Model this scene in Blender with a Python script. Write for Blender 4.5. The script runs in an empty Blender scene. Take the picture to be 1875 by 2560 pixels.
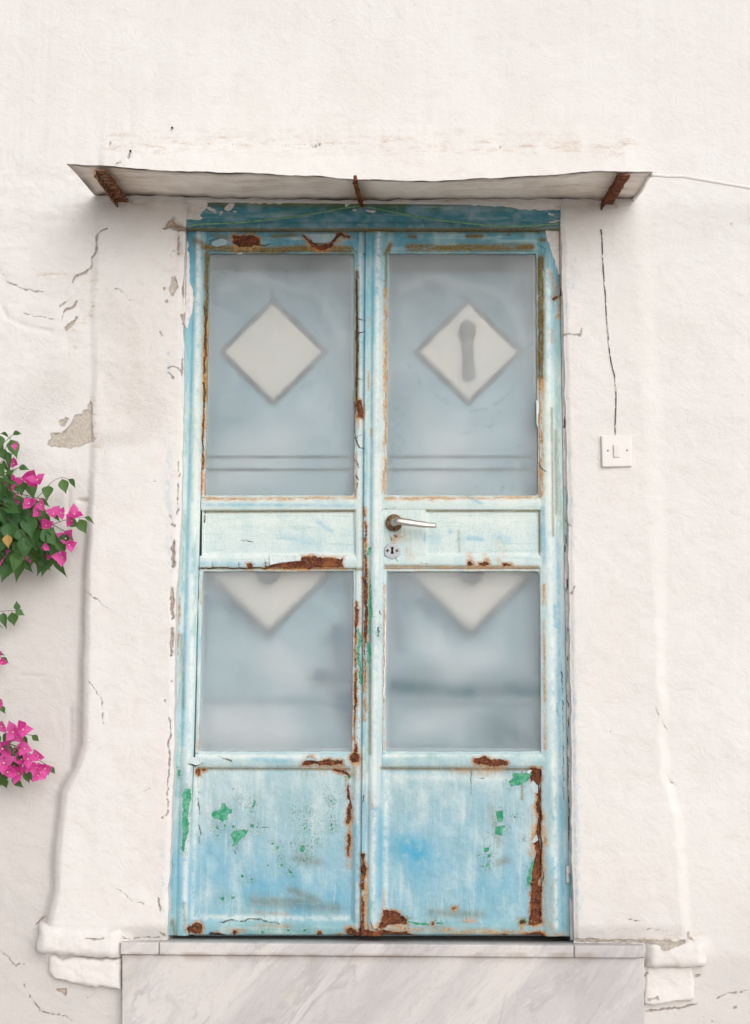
import bpy, math, random
import numpy as np
from mathutils import Matrix, Vector

rnd = random.Random(7)
SC = bpy.context.scene
COL = SC.collection
# ------------------------------------------------------------------ camera, sky, sun, exposure
CAM = np.array([0.0, -4.37, 1.55])
TILT, ROLL, FOC = math.radians(7.44), math.radians(0.47), 3184.0
Rm = np.array((Matrix.Rotation(math.pi / 2 + TILT, 3, 'X') @ Matrix.Rotation(ROLL, 3, 'Z')))
cd = bpy.data.cameras.new('camera')
cam = bpy.data.objects.new('camera', cd)
COL.objects.link(cam)
cam.matrix_world = Matrix.Translation(Vector(CAM)) @ Matrix(Rm.tolist()).to_4x4()
cd.sensor_fit = 'HORIZONTAL'
cd.sensor_width = 36.0
cd.lens = 36.0 * FOC / 1652.0
cd.clip_start = 0.05
cd.clip_end = 400
SC.camera = cam

SUN_EL, SUN_AZ = math.radians(26), math.radians(24)      # sun high, a little to the right of the viewer's back
w = bpy.data.worlds.new('World')
SC.world = w
w.use_nodes = True
wn = w.node_tree
bg = wn.nodes['Background']
sky = wn.nodes.new('ShaderNodeTexSky')
sky.sky_type = 'NISHITA'
sky.sun_disc = False
sky.sun_elevation = SUN_EL
sky.sun_rotation = math.pi - SUN_AZ
sky.dust_density = 4.0
sky.air_density = 1.0
hs = wn.nodes.new('ShaderNodeHueSaturation')
hs.inputs['Saturation'].default_value = 0.10
wn.links.new(sky.outputs[0], hs.inputs['Color'])
wn.links.new(hs.outputs[0], bg.inputs['Color'])
bg.inputs['Strength'].default_value = 0.095
sd = bpy.data.lights.new('sun', 'SUN')
sd.energy = 1.5
sd.angle = math.radians(80)
sd.color = (1.0, 0.955, 0.91)
sun = bpy.data.objects.new('sun', sd)
COL.objects.link(sun)
sdir = Vector((math.sin(SUN_AZ) * math.cos(SUN_EL), -math.cos(SUN_AZ) * math.cos(SUN_EL), math.sin(SUN_EL)))
sun.rotation_euler = sdir.to_track_quat('Z', 'Y').to_euler()
SC.view_settings.view_transform = 'Standard'
SC.view_settings.look = 'None'
SC.view_settings.gamma = 1.0
SC.view_settings.use_curve_mapping = False
SC.view_settings.exposure = -0.08
SC.render.engine = 'CYCLES'
SC.cycles.use_denoising = True
SC.cycles.max_bounces = 12
SC.cycles.transmission_bounces = 10
SC.cycles.diffuse_bounces = 4

# ------------------------------------------------------------------ image coordinates: (u,v) image pixels seen on the facade <-> metres
def xz(u, v, Y=0.0):
    u = np.asarray(u, float); v = np.asarray(v, float)
    d = np.stack([u - 826.0, 1128.0 - v, np.full(np.broadcast(u, v).shape, -FOC)], -1) @ Rm.T
    k = (Y - CAM[1]) / d[..., 1]
    return CAM[0] + d[..., 0] * k, CAM[2] + d[..., 2] * k

def P(u, v, Y=0.0):
    x, z = xz(u, v, Y)
    return Vector((float(x), Y, float(z)))

def uv_of(x, z, Y=0.0):
    p = np.stack([x - CAM[0], np.full(np.shape(x), Y - CAM[1]), z - CAM[2]], -1) @ Rm
    return 826.0 + FOC * p[..., 0] / -p[..., 2], 1128.0 - FOC * p[..., 1] / -p[..., 2]

def Zm(pts, x0, y0, s):
    """pixel coordinates read off an enlarged image crop: origin x0,y0 and scale s -> image pixels (third value is a radius)"""
    k = 1652.0 / 1875.0
    out = []
    for p in pts:
        q = ((x0 + p[0] / s) * k, (y0 + p[1] / s) * k)
        if len(p) > 2: q += (p[2] / s * k,)
        out.append(q)
    return out

# ------------------------------------------------------------------ numpy noise
_tab = {}
def vnoise(x, y, seed=0):
    if seed not in _tab:
        _tab[seed] = np.random.RandomState(seed + 11).rand(256, 256)
    T = _tab[seed]
    xi = np.floor(x).astype(int); yi = np.floor(y).astype(int)
    fx = x - xi; fy = y - yi
    fx = fx * fx * fx * (fx * (fx * 6 - 15) + 10); fy = fy * fy * fy * (fy * (fy * 6 - 15) + 10)
    a = T[xi & 255, yi & 255]; b = T[(xi + 1) & 255, yi & 255]
    c = T[xi & 255, (yi + 1) & 255]; d = T[(xi + 1) & 255, (yi + 1) & 255]
    return (a * (1 - fx) + b * fx) * (1 - fy) + (c * (1 - fx) + d * fx) * fy

def fbm(x, y, f=1.0, octv=4, seed=0, gain=0.5):
    s = 0.0; a = 1.0; t = 0.0
    for o in range(octv):
        s = s + a * (vnoise(x * f, y * f, seed + o) - 0.5); t += a
        a *= gain; f *= 2.03
    return s / t * 2.0

def sstep(a, b, x):
    t = np.clip((x - a) / (b - a), 0, 1)
    return t * t * (3 - 2 * t)

# ------------------------------------------------------------------ wear maps: chains, polygons, soft smears in image pixels
def chain_d(pts, U, V):
    """distance to a chain of capsules minus radius (negative inside)"""
    best = np.full(U.shape, 99.0)
    if len(pts) == 1: pts = [pts[0], (pts[0][0] + .01, pts[0][1], pts[0][2])]
    for a, b in zip(pts[:-1], pts[1:]):
        dx, dy = b[0] - a[0], b[1] - a[1]
        L = dx * dx + dy * dy + 1e-9
        t = np.clip(((U - a[0]) * dx + (V - a[1]) * dy) / L, 0, 1)
        d = np.hypot(U - a[0] - t * dx, V - a[1] - t * dy) - (a[2] * (1 - t) + b[2] * t)
        best = np.minimum(best, d)
    return best

def poly_d(pts, U, V):
    inside = np.zeros(U.shape, bool)
    best = np.full(U.shape, 99.0)
    n = len(pts)
    for i in range(n):
        a = pts[i]; b = pts[(i + 1) % n]
        dx, dy = b[0] - a[0], b[1] - a[1]
        t = np.clip(((U - a[0]) * dx + (V - a[1]) * dy) / (dx * dx + dy * dy + 1e-9), 0, 1)
        best = np.minimum(best, np.hypot(U - a[0] - t * dx, V - a[1] - t * dy))
        if abs(dy) > 1e-9:
            c = ((a[1] > V) != (b[1] > V)) & (U < dx * (V - a[1]) / dy + a[0])
            inside ^= c
    return np.where(inside, -best, best)

class Field:
    def __init__(self): self.pr = []
    def c(self, *pts): self.pr.append(('c', list(pts))); return self
    def p(self, *pts): self.pr.append(('p', list(pts))); return self
    def g(self, r, amp, *pts): self.pr.append(('g', [(q[0], q[1], 0.0) for q in pts], r, amp)); return self
    def sdf(self, U, V, lim=16.0, warp=3.2):
        out = np.full(U.shape, -lim)
        if warp:
            U0 = U
            U = U + warp * fbm(U, V, 1 / 11., 3, 101)
            V = V + warp * fbm(U0, V, 1 / 11., 3, 111)
        for q in self.pr:
            us = [p[0] for p in q[1]]; vs = [p[1] for p in q[1]]
            m = lim + max([p[2] if len(p) > 2 else 0 for p in q[1]])
            k = (U > min(us) - m) & (U < max(us) + m) & (V > min(vs) - m) & (V < max(vs) + m)
            if not k.any(): continue
            f = chain_d if q[0] == 'c' else poly_d
            out[k] = np.maximum(out[k], -f(q[1], U[k], V[k]))
        return np.clip(out, -lim, lim)
    def soft(self, U, V):
        out = np.zeros(U.shape)
        for q in self.pr:
            r, amp = q[2], q[3]
            us = [p[0] for p in q[1]]; vs = [p[1] for p in q[1]]
            m = r * 2.6
            k = (U > min(us) - m) & (U < max(us) + m) & (V > min(vs) - m) & (V < max(vs) + m)
            if not k.any(): continue
            d = np.maximum(chain_d(q[1], U[k], V[k]), 0)
            out[k] = np.maximum(out[k], amp * np.exp(-(d / r) ** 2))
        return out

RUST, GREEN, WHITE, CRACK = Field(), Field(), Field(), Field()
STAIN, OLIVE, BLUE, TEAL = Field(), Field(), Field(), Field()
z8 = lambda *p: Zm(p, 820, 1900, 4.514)
zr = lambda *p: Zm(p, 900, 1860, 2.753)
zl = lambda *p: Zm(p, 380, 1860, 2.898)
zm = lambda *p: Zm(p, 400, 1200, 3.004)
zn = lambda *p: Zm(p, 880, 1200, 2.753)
zt = lambda *p: Zm(p, 380, 480, 5.1625)
zu = lambda *p: Zm(p, 700, 480, 5.1625)
zv = lambda *p: Zm(p, 1180, 480, 5.1625)
# --- rust (bare red-brown metal)
RUST.p((512, 521), (553, 519), (572, 527), (569, 541), (536, 546), (513, 538))
RUST.c(*zu((290, 575, 6), (370, 630, 14), (430, 690, 22), (530, 715, 26), (650, 700, 24), (690, 630, 24), (750, 560, 22), (770, 545, 20), (830, 570, 14), (915, 578, 6)))
RUST.p(*Zm([(1478, 905), (1505, 910), (1525, 970), (1526, 1040), (1480, 1030), (1474, 960)], 400, 700, 3.004))
RUST.p(*zm((1065, 575), (1380, 590), (1365, 625), (1385, 655), (1100, 665), (870, 660), (800, 660), (850, 635), (900, 628), (1000, 618), (1060, 610)))
RUST.p(*zm((650, 635), (695, 632), (700, 658), (655, 660))).p(*zm((795, 630), (815, 650), (860, 640), (860, 662), (795, 660)))
RUST.c(*zm((1535, 210, 1), (1540, 300, 1), (1545, 400, 8), (1542, 520, 0), (1546, 640, 7), (1543, 740, 12), (1547, 860, 14), (1547, 960, 10), (1548, 1060, 14), (1543, 1180, 9), (1538, 1280, 2), (1538, 1400, 2), (1540, 1600, -2), (1535, 1800, -3)))
RUST.c(*zm((1470, 920, 2), (1478, 1000, 11), (1475, 1080, 9), (1470, 1180, 2), (1465, 1250, 0), (1472, 1450, 2), (1465, 1550, 9), (1468, 1650, 9), (1460, 1800, 2), (1455, 1950, 0)))
RUST.p(*zl((1085, 150), (1130, 90), (1150, 92), (1190, 125), (1250, 115), (1375, 125), (1380, 150), (1300, 155), (1180, 145)))
RUST.c(*zl((1470, 105, 34)))
RUST.c(*zr((800, 120, 18), (860, 112, 26), (900, 128, 24), (960, 128, 18), (1000, 135, 14)))
RUST.c(*zn((810, 577, 14), (835, 582, 8))).c(*zn((880, 578, 8), (910, 572, 12), (935, 580, 8))).c(*zn((1045, 583, 8), (1085, 583, 7)))
RUST.c(*z8((80, 120, 10), (180, 135, 16), (235, 175, 12))).c(*z8((230, 300, 14), (222, 390, 16), (245, 470, 8), (245, 520, 20), (235, 600, 20), (232, 700, 24)))
RUST.c(*z8((232, 850, 14), (240, 950, 10), (228, 1070, 12)))
RUST.c(*z8((393, 1080, 12), (405, 1160, 12), (405, 1230, 28), (402, 1300, 22), (392, 1360, 8), (392, 1450, 16)))
RUST.c(*z8((392, 1560, 8), (400, 1700, 10), (395, 1850, 12), (405, 1950, 26)))
RUST.p(*zr((165, 1140), (215, 1148), (272, 1162), (275, 1180), (320, 1200), (322, 1238), (200, 1245), (165, 1262), (120, 1268), (150, 1215)))
RUST.c(*zr((20, 1290, 26), (60, 1320, 30), (160, 1310, 32), (230, 1322, 26), (310, 1320, 30), (370, 1338, 16), (500, 1345, 8), (640, 1335, 16), (690, 1330, 12), (800, 1348, 6), (1000, 1325, 18), (1060, 1340, 8), (1235, 1318, 24), (1280, 1345, 10), (1330, 1348, 7)))
RUST.p(*zr((1172, 168), (1250, 168), (1242, 250), (1232, 292), (1200, 270), (1175, 250)))
RUST.c(*zr((1228, 300, 9), (1232, 360, 12), (1226, 430, 12), (1242, 500, 12), (1228, 590, 12), (1218, 690, 16), (1232, 760, 22), (1222, 840, 26), (1212, 900, 30), (1198, 960, 22), (1215, 1020, 36), (1205, 1100, 34), (1210, 1170, 36), (1195, 1215, 38), (1235, 1225, 20)))
RUST.c(*zr((1110, 1226, 14), (1125, 1226, 12))).c(*zr((500, 1235, 10))).c(*zr((645, 1135, 6), (660, 1130, 3)))
RUST.c(*zl((325, 1335, 38), (280, 1345, 22))).c(*zl((1212, 1375, 18))).c(*zl((1440, 1360, 30), (1480, 1385, 24))).c(*zl((1330, 1398, 10), (1510, 1402, 12)))
RUST.c(*zl((335, 190, 14), (338, 225, 8))).c(*zl((380, 190, 8))).c(*zl((600, 1362, 14))).c(*zl((470, 1380, 12)))
RUST.c((783, 1640, 2), (783, 1655, 4))
RUST.c((391, 1320, 1), (390, 1345, 2), (390, 1375, 1)).c((389, 1392, 1), (388, 1420, 3), (386, 1440, 1)).c((403, 640, 1), (403, 655, 1)).c((412, 682, 1.5)).c(*zv((1160, 1160, 6), (1165, 1240, 12), (1160, 1310, 12), (1110, 1350, 8), (1050, 1375, 10)))
# --- green undercoat
GREEN.p(*zl((245, 315), (272, 320), (285, 400), (272, 440), (262, 500), (265, 600), (272, 640), (240, 700), (235, 785), (212, 760), (225, 640), (215, 560), (225, 470), (220, 380)))
GREEN.c(*zl((195, 190, 10), (197, 225, 9)))
GREEN.p(*zl((430, 510), (460, 480), (500, 470), (500, 435), (525, 430), (535, 455), (578, 480), (575, 497), (548, 505), (547, 545), (520, 555), (510, 575), (490, 545), (445, 540)))
GREEN.p(*zl((575, 640), (640, 620), (702, 628), (680, 665), (650, 680), (625, 700), (620, 735), (575, 750), (595, 715), (570, 670)))
for q in [(465, 610, 15), (475, 662, 7), (585, 600, 10), (530, 595, 6), (725, 597, 12), (762, 600, 8), (875, 720, 8), (912, 750, 14), (1087, 765, 16), (1090, 740, 12), (1105, 612, 9), (1125, 600, 6), (935, 880, 11), (1002, 930, 12), (990, 910, 6), (655, 962, 11), (722, 980, 9), (515, 1122, 15), (588, 1115, 11), (1297, 412, 10), (1300, 585, 12), (1302, 620, 8), (1140, 492, 6), (630, 402, 5), (940, 830, 6), (1010, 715, 4), (1100, 845, 8), (1130, 805, 5), (805, 1365, 14), (985, 1345, 10), (1105, 1345, 10), (1430, 240, 12)]:
    GREEN.c(*zl(q))
GREEN.c(*zl((742, 415, 8), (730, 465, 7)))
GREEN.p(*zr((1020, 255), (1045, 240), (1060, 200), (1110, 207), (1172, 195), (1174, 240), (1140, 262), (1080, 290), (1035, 294)))
GREEN.p(*zr((940, 462), (985, 458), (988, 490), (978, 541), (945, 536), (942, 495)))
GREEN.p(*zr((925, 570), (998, 565), (985, 595), (985, 628), (918, 612)))
for q in [(872, 725, 16), (890, 770, 12), (880, 828, 12), (855, 778, 7), (825, 765, 6), (895, 855, 6), (1063, 502, 8), (880, 620, 4), (1128, 660, 5), (850, 845, 6)]:
    GREEN.c(*zr(q))
GREEN.c(*zr((1195, 810, 10), (1175, 870, 12), (1160, 930, 12), (1165, 985, 8))).c(*zr((330, 1225, 7), (400, 1235, 8), (470, 1236, 6))).c(*zr((530, 1232, 8), (570, 1232, 6))).c(*zr((1095, 1225, 10), (1150, 1220, 10)))
GREEN.c(*zm((1580, 510, 12), (1565, 560, 8))).c(*zm((1575, 740, 5), (1580, 900, 8), (1578, 990, 16), (1580, 1060, 9), (1572, 1150, 5))).c(*zm((1565, 1230, 12), (1570, 1300, 14), (1560, 1370, 8)))
GREEN.c(*zm((1490, 1130, 6), (1500, 1200, 14), (1485, 1290, 10), (1490, 1350, 12), (1505, 1430, 9), (1510, 1525, 14)))
GREEN.c(*zn((185, 1015, 6), (182, 1075, 5)))
# --- whitewash slopped over the steel
WHITE.p(*zt((430, 500), (470, 700), (480, 1000), (482, 1180), (520, 1260), (541, 1380), (528, 1500), (480, 1700), (445, 1780), (425, 1700), (430, 1300), (410, 900)))
WHITE.p(*zv((945, 480), (965, 600), (1010, 720), (1060, 850), (1095, 1000), (1105, 1060), (1200, 1100), (1200, 470)))
WHITE.c(*zt((790, 850, 3), (845, 830, 7), (870, 850, 5), (820, 890, 8))).c(*zt((1100, 805, 6), (1160, 795, 6)))
WHITE.c(*Zm([(245, 700, 10), (240, 900, 8), (230, 1200, 7), (222, 1500, 6)], 880, 1200, 2.753))
# --- thin dark cracks and slots
for L in [
    zu((885, 620, 2), (925, 680, 3), (945, 735, 3), (985, 775, 2), (1050, 795, 2), (1110, 800, 1)),
    zu((900, 600, 2), (960, 580, 2), (1010, 558, 1)), zu((250, 600, 2), (300, 570, 3)),
    zu((970, 945, 4), (1050, 938, 2)), zu((1000, 1090, 6), (1035, 1130, 2)), zu((975, 1640, 3), (1105, 1645, 1)), zu((990, 1650, 4), (985, 1740, 8), (1020, 1755, 3)),
    zu((1100, 1805, 1), (1040, 1810, 3), (1015, 1860, 4), (1000, 1950, 5)), zu((1000, 1530, 6), (985, 1300, 6), (985, 1150, 5)), zu((990, 1900, 4), (1090, 1965, 1)),
    Zm([(1475, 0, 7), (1478, 150, 8), (1480, 290, 6), (1480, 400, 10), (1485, 560, 7), (1478, 700, 7), (1470, 800, 8)], 400, 700, 3.004),
    Zm([(1480, 300, 4), (1535, 300, 2)], 400, 700, 3.004), Zm([(1490, 400, 6), (1535, 385, 2)], 400, 700, 3.004),
    Zm([(1480, 600, 4), (1520, 590, 2)], 400, 700, 3.004), Zm([(1475, 745, 5), (1520, 745, 2)], 400, 700, 3.004), Zm([(1475, 840, 5), (1460, 1000, 4), (1465, 1180, 4), (1490, 1260, 4), (1525, 1265, 2)], 400, 700, 3.004),
    Zm([(1525, 1165, 2), (1490, 1170, 4), (1470, 1200, 3)], 400, 700, 3.004), Zm([(1465, 1350, 4), (1490, 1410, 2)], 400, 700, 3.004),
    Zm([(1465, 1470, 4), (1490, 1500, 3), (1480, 1560, 4)], 400, 700, 3.004),
    zv((840, 660, 3), (900, 710, 3), (945, 730, 4), (940, 790, 4), (900, 850, 3), (915, 960, 4), (935, 1030, 3), (990, 1070, 2)),
    zv((900, 1130, 3), (915, 1250, 3), (905, 1330, 3), (930, 1400, 2)), zv((880, 1550, 3), (915, 1620, 2), (905, 1700, 3), (930, 1745, 2)), zv((885, 1810, 3), (910, 1850, 2), (905, 1950, 3), (920, 1960, 2)), zv((895, 2060, 4), (900, 2130, 3)),
    zt((700, 640, 3), (760, 640, 3), (745, 690, 3)), zt((760, 635, 3), (900, 600, 3), (950, 640, 2)), zt((1390, 680, 8), (1500, 690, 7), (1560, 680, 3)),
    zt((725, 790, 3), (720, 1000, 3), (725, 1250, 4), (705, 1600, 4), (690, 1700, 4), (690, 1850, 5), (700, 2000, 5), (705, 2160, 4)),
    zt((640, 1740, 2), (690, 1750, 4)), zt((630, 2060, 2), (690, 2020, 4)), zt((640, 1870, 2), (690, 1850, 3)),
    Zm([(330, 200, 5), (345, 330, 7), (335, 430, 4), (340, 560, 5), (330, 700, 6)], 400, 700, 3.004), Zm([(325, 770, 6), (335, 850, 5), (320, 1180, 4), (325, 1300, 5), (320, 1420, 6)], 400, 700, 3.004),
    zm((310, 665, 5), (400, 662, 5), (520, 660, 4), (650, 664, 5), (800, 662, 6)), zm((395, 610, 1), (400, 660, 4)), zm((510, 620, 1), (512, 655, 3)), zm((590, 615, 1), (597, 660, 3)), zm((695, 600, 1), (700, 640, 3)), zm((790, 600, 2), (800, 640, 4)), zm((905, 580, 2), (910, 620, 4)),
    zm((600, 460, 1), (660, 460, 3), (705, 470, 1)), zm((620, 455, 1), (690, 440, 1)),
    zm((330, 325, 6), (345, 232, 3)), zl((265, 140, 3), (320, 155, 5), (350, 148, 4), (370, 130, 2)), zl((510, 105, 3), (560, 115, 6), (580, 130, 3)),
    zl((420, 1372, 8), (470, 1380, 10), (525, 1382, 7)), zl((322, 1335, 14)), zl((595, 1378, 8)),
    zl((480, 1292, 3), (520, 1290, 4), (560, 1275, 4), (600, 1278, 3), (640, 1290, 3), (680, 1275, 5), (740, 1268, 4), (800, 1275, 4), (860, 1290, 3), (920, 1300, 3)),
    zl((335, 345, 3), (355, 348, 3)), zl((580, 340, 3), (592, 318, 2)), zl((340, 590, 3), (350, 640, 3), (340, 720, 3)), zl((335, 400, 3), (345, 520, 3)), zl((600, 770, 4), (598, 800, 3)),
    zl((840, 870, 3), (842, 905, 2)), zl((800, 600, 3), (850, 605, 2)),
    zr((815, 235, 3), (862, 237, 3)), zr((765, 180, 2), (762, 350, 1)), zr((1010, 170, 3), (1030, 200, 2)), zr((75, 1215, 3), (82, 1265, 3), (120, 1272, 4)), zr((25, 345, 4), (22, 400, 4)),
    zr((1242, 300, 4), (1238, 420, 4), (1250, 500, 4), (1240, 620, 3), (1250, 680, 5), (1245, 780, 4), (1260, 900, 3), (1245, 1000, 4)),
    zr((640, 1140, 4), (662, 1128, 2)), zr((20, 770, 12), (22, 800, 6)), zr((22, 870, 14), (25, 900, 10)), zr((20, 990, 9)),
    zn((260, 380, 3), (265, 410, 3), (275, 425, 2)), zn((290, 385, 2), (305, 392, 4), (320, 388, 1)), zn((300, 378, 1), (308, 400, 3)), zn((470, 572, 2), (520, 578, 2)), zn((300, 545, 3), (320, 560, 2)),
    zn((210, 210, 1), (220, 195, 1), (300, 190, 2)), zn((190, 910, 4), (200, 925, 3)), zn((180, 1010, 4), (185, 1050, 3), (180, 1080, 3)),
    Zm([(345, 960, 3), (355, 1100, 2)], 1300, 1500, 3.76), Zm([(350, 660, 3), (355, 770, 2)], 1300, 1500, 3.76),
    Zm([(390, 600, 3), (400, 900, 4), (405, 1200, 3), (405, 1600, 4), (410, 1900, 3)], 1300, 1500, 3.76),
    Zm([(180, 960, 4), (200, 1030, 5), (240, 1050, 3)], 1300, 900, 3.76)]:
    CRACK.c(*L)
# --- ochre run-off
for r, a, L in [
    (7, 1., [(453, 700), (451, 860), (450, 960), (448, 1088)]), (4, .8, [(784, 1000), (783, 1090)]), (5, .8, [(450, 1098), (560, 1100), (780, 1096)]),
    (6, 1., [(850, 640), (849, 880), (848, 1000), (846, 1085)]), (5, .8, [(850, 1099), (960, 1098), (1180, 1096)]), (5, .8, [(952, 1101)]), (4, .7, [(966, 1100)]),
    (8, 1., [(1191, 840), (1190, 1000), (1190, 1090)]), (5, .8, [(1228, 700), (1232, 690), (1236, 660)]), (7, .55, [(1215, 730), (1216, 750)]), (6, .5, [(1213, 600), (1222, 640)]),
    (5, .85, [(1199, 1290), (1198, 1330)]), (4, .7, [(1197, 1370), (1199, 1480), (1200, 1560), (1201, 1650)]), (3, .8, [(847, 1290), (846, 1400), (845, 1560), (845, 1650)]),
    (5, .55, [(440, 1590), (438, 1650)]), (3, .5, [(443, 1270), (443, 1330)]), (4, .6, [(437, 1625), (437, 1645)]),
    (12, .6, [(880, 1180), (868, 1190)]), (9, .35, [(900, 1215), (905, 1228)]), (8, .5, [(885, 1175)]), (5, .5, [(900, 1190)]),
    (8, .7, [(1035, 1225), (1038, 1240)]), (6, .7, [(1068, 1225), (1076, 1240)]), (5, .6, [(1098, 1232), (1098, 1243)]), (4, .6, [(850, 1252), (1180, 1252)]),
    (10, .85, [(786, 1668), (792, 1690), (790, 1705)]), (5, .4, [(690, 1690), (760, 1690)]),
    (6, .8, [(772, 1790), (770, 1900)]), (8, .65, [(770, 1870), (768, 1905)]), (6, .8, [(804, 1905), (805, 1960), (803, 2050)]), (4, .6, [(846, 1960), (845, 2020)]),
    (8, .9, [(1180, 1780), (1176, 1850), (1172, 1880)]), (8, .6, [(1195, 1800), (1196, 2030)]), (7, .8, [(1199, 1820), (1200, 1860)]), (7, .7, [(1198, 1900), (1197, 1940)]), (6, .4, [(1216, 1940), (1215, 2020)]),
    (8, .6, [(1000, 1697), (1060, 1700), (1110, 1697)]), (7, .7, [(805, 2040), (1240, 2060)]), (6, .5, [(640, 2040), (560, 2040)]), (9, .6, [(1205, 2030), (1212, 2045)]),
    (5, .55, [(430, 2045), (445, 2030)]), (5, .5, [(490, 2045), (540, 2050)]), (5, .4, [(560, 2010), (640, 2015)]), (6, .6, [(762, 2042), (790, 2050)]), (4, .5, [(815, 1745), (820, 1780)]),
    (3, .6, [(812, 820), (812, 860)]), (3, .6, [(818, 945), (817, 960)]), (3, .4, [(812, 700), (812, 720)]), (4, .5, [(398, 960), (404, 955)]),
    (10, .25, [(1100, 1200), (1110, 1220)]), (5, .5, [(1020, 2030), (1050, 2032)]), (7, .6, [(1025, 2028), (1040, 2028)])]:
    STAIN.g(r, a, *L)
for r, a, L in [
    (8, 1., [(450, 545), (520, 550), (600, 552), (660, 548), (770, 550)]), (7, .6, [(430, 530), (450, 540)]), (6, 1., [(456, 560), (454, 640), (453, 760), (452, 880)]), (5, .7, [(455, 700), (454, 740)]),
    (6, .55, [(470, 520), (500, 525)]), (5, .6, [(600, 522), (650, 518)]), (6, .85, [(860, 540), (850, 560)]), (8, 1., [(900, 546), (1000, 546), (1060, 546), (1170, 545)]), (4, .6, [(470, 505), (560, 512)]),
    (4, .8, [(901, 521), (915, 523)]), (5, .85, [(1030, 521), (1060, 521)]), (4, .8, [(1120, 517)]), (5, .8, [(1190, 528), (1198, 530)]), (5, .7, [(1185, 512)]), (4, .5, [(1150, 520)]),
    (9, 1., [(1191, 570), (1190, 620), (1191, 700), (1190, 760), (1190, 830)]), (4, .6, [(851, 560), (850, 650)]), (4, .7, [(848, 620)]), (5, .9, [(786, 600), (786, 700), (786, 800), (785, 900)]),
    (4, .6, [(440, 1252), (800, 1254)]), (4, .6, [(850, 1247), (1185, 1250)]), (3, .7, [(450, 1128), (780, 1126)]), (3, .6, [(940, 1126), (1190, 1126)]), (3, .5, [(1188, 1126), (1189, 1215)]),
    (10, .4, [(640, 1960), (700, 1985), (590, 1985)]), (14, .35, [(560, 1985), (740, 2000)]), (12, .3, [(700, 1900), (650, 1890)]), (9, .4, [(1115, 1895), (1100, 1900)]), (9, .35, [(950, 2010), (1060, 2015)]),
    (8, .3, [(1080, 1780), (1100, 1860)]), (3, .5, [(1215, 900), (1218, 1180)]), (5, .35, [(1224, 950), (1226, 1130)]), (4, .4, [(405, 1990), (408, 2050)]), (4, .35, [(400, 1400), (404, 1560)]), (6, .5, [(380, 2030), (385, 2060)]),
    (4, .6, [(840, 1692), (1165, 1694)]), (3, .6, [(440, 1692), (770, 1694)]), (3, .3, [(1010, 1170), (1012, 1215)]), (4, .8, [(440, 508), (1225, 510)]),
    (5, .4, [(1230, 600), (1225, 650)]), (4, .5, [(815, 1300), (815, 1660)]), (3, .5, [(1150, 1700), (1150, 1760)])]:
    OLIVE.g(r, a, *L)
for r, a, L in [
    (42, .85, [(920, 1880), (900, 1870)]), (60, .45, [(940, 1885)]), (45, .4, [(560, 1960), (700, 1960)]), (30, .55, [(660, 1990), (740, 1985)]), (30, .3, [(460, 1880), (470, 1920)]),
    (30, .3, [(1120, 1950), (1060, 1960)]), (7, .45, [(838, 1790), (836, 1975)]), (5, .6, [(786, 1820), (788, 1940)]), (8, .6, [(827, 1780)]), (7, .45, [(392, 1880), (396, 1990)]), (10, .3, [(425, 1890), (420, 1990)]),
    (5, .55, [(1222, 1335), (1225, 1380)]), (3, .7, [(935, 1178), (935, 1192)]), (8, .35, [(1090, 1182), (1120, 1190)]), (6, .45, [(1030, 1185), (1060, 1188)]), (6, .5, [(992, 1170)]), (8, .25, [(620, 1180), (700, 1200)]),
    (5, .4, [(700, 1150), (730, 1170)]), (3, .6, [(1192, 1140), (1193, 1215)]), (6, .4, [(427, 1200), (425, 1260)]), (12, .3, [(960, 1185)]), (20, .25, [(1150, 1720)]),
    (5, .5, [(803, 560), (800, 900)]), (8, .3, [(740, 530), (780, 540)]), (4, .5, [(1247, 1040), (1250, 1200)]), (10, .25, [(930, 1780), (900, 1800)]), (4, .5, [(930, 1040), (1060, 1110)]), (10, .3, [(700, 1105), (760, 1108)])]:
    BLUE.g(r, a, *L)
for r, a, L in [
    (7, .6, [(408, 1130), (404, 1230), (402, 1300)]), (5, .5, [(400, 1400), (394, 1550)]), (6, .45, [(396, 1600), (388, 1750)]), (8, .4, [(386, 1960), (384, 2050)]), (6, .5, [(1228, 850), (1232, 1000), (1234, 1180)]),
    (6, .3, [(425, 900), (424, 1100)]), (8, .35, [(1210, 1700), (1212, 1850)]), (5, .5, [(1216, 1920), (1214, 2040)]), (8, .35, [(950, 1665), (970, 1675)]), (6, .5, [(812, 1210), (812, 1500)]), (5, .5, [(808, 1500), (808, 1700)]),
    (30, .25, [(870, 1880), (860, 1910)]), (5, .4, [(820, 1990), (816, 2030)]), (12, .3, [(870, 2052), (1150, 2052)]), (8, .35, [(480, 2045), (740, 2050)]), (5, .5, [(1110, 1192), (1112, 1200)]), (7, .5, [(1010, 1180), (1012, 1190)])]:
    TEAL.g(r, a, *L)

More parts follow.
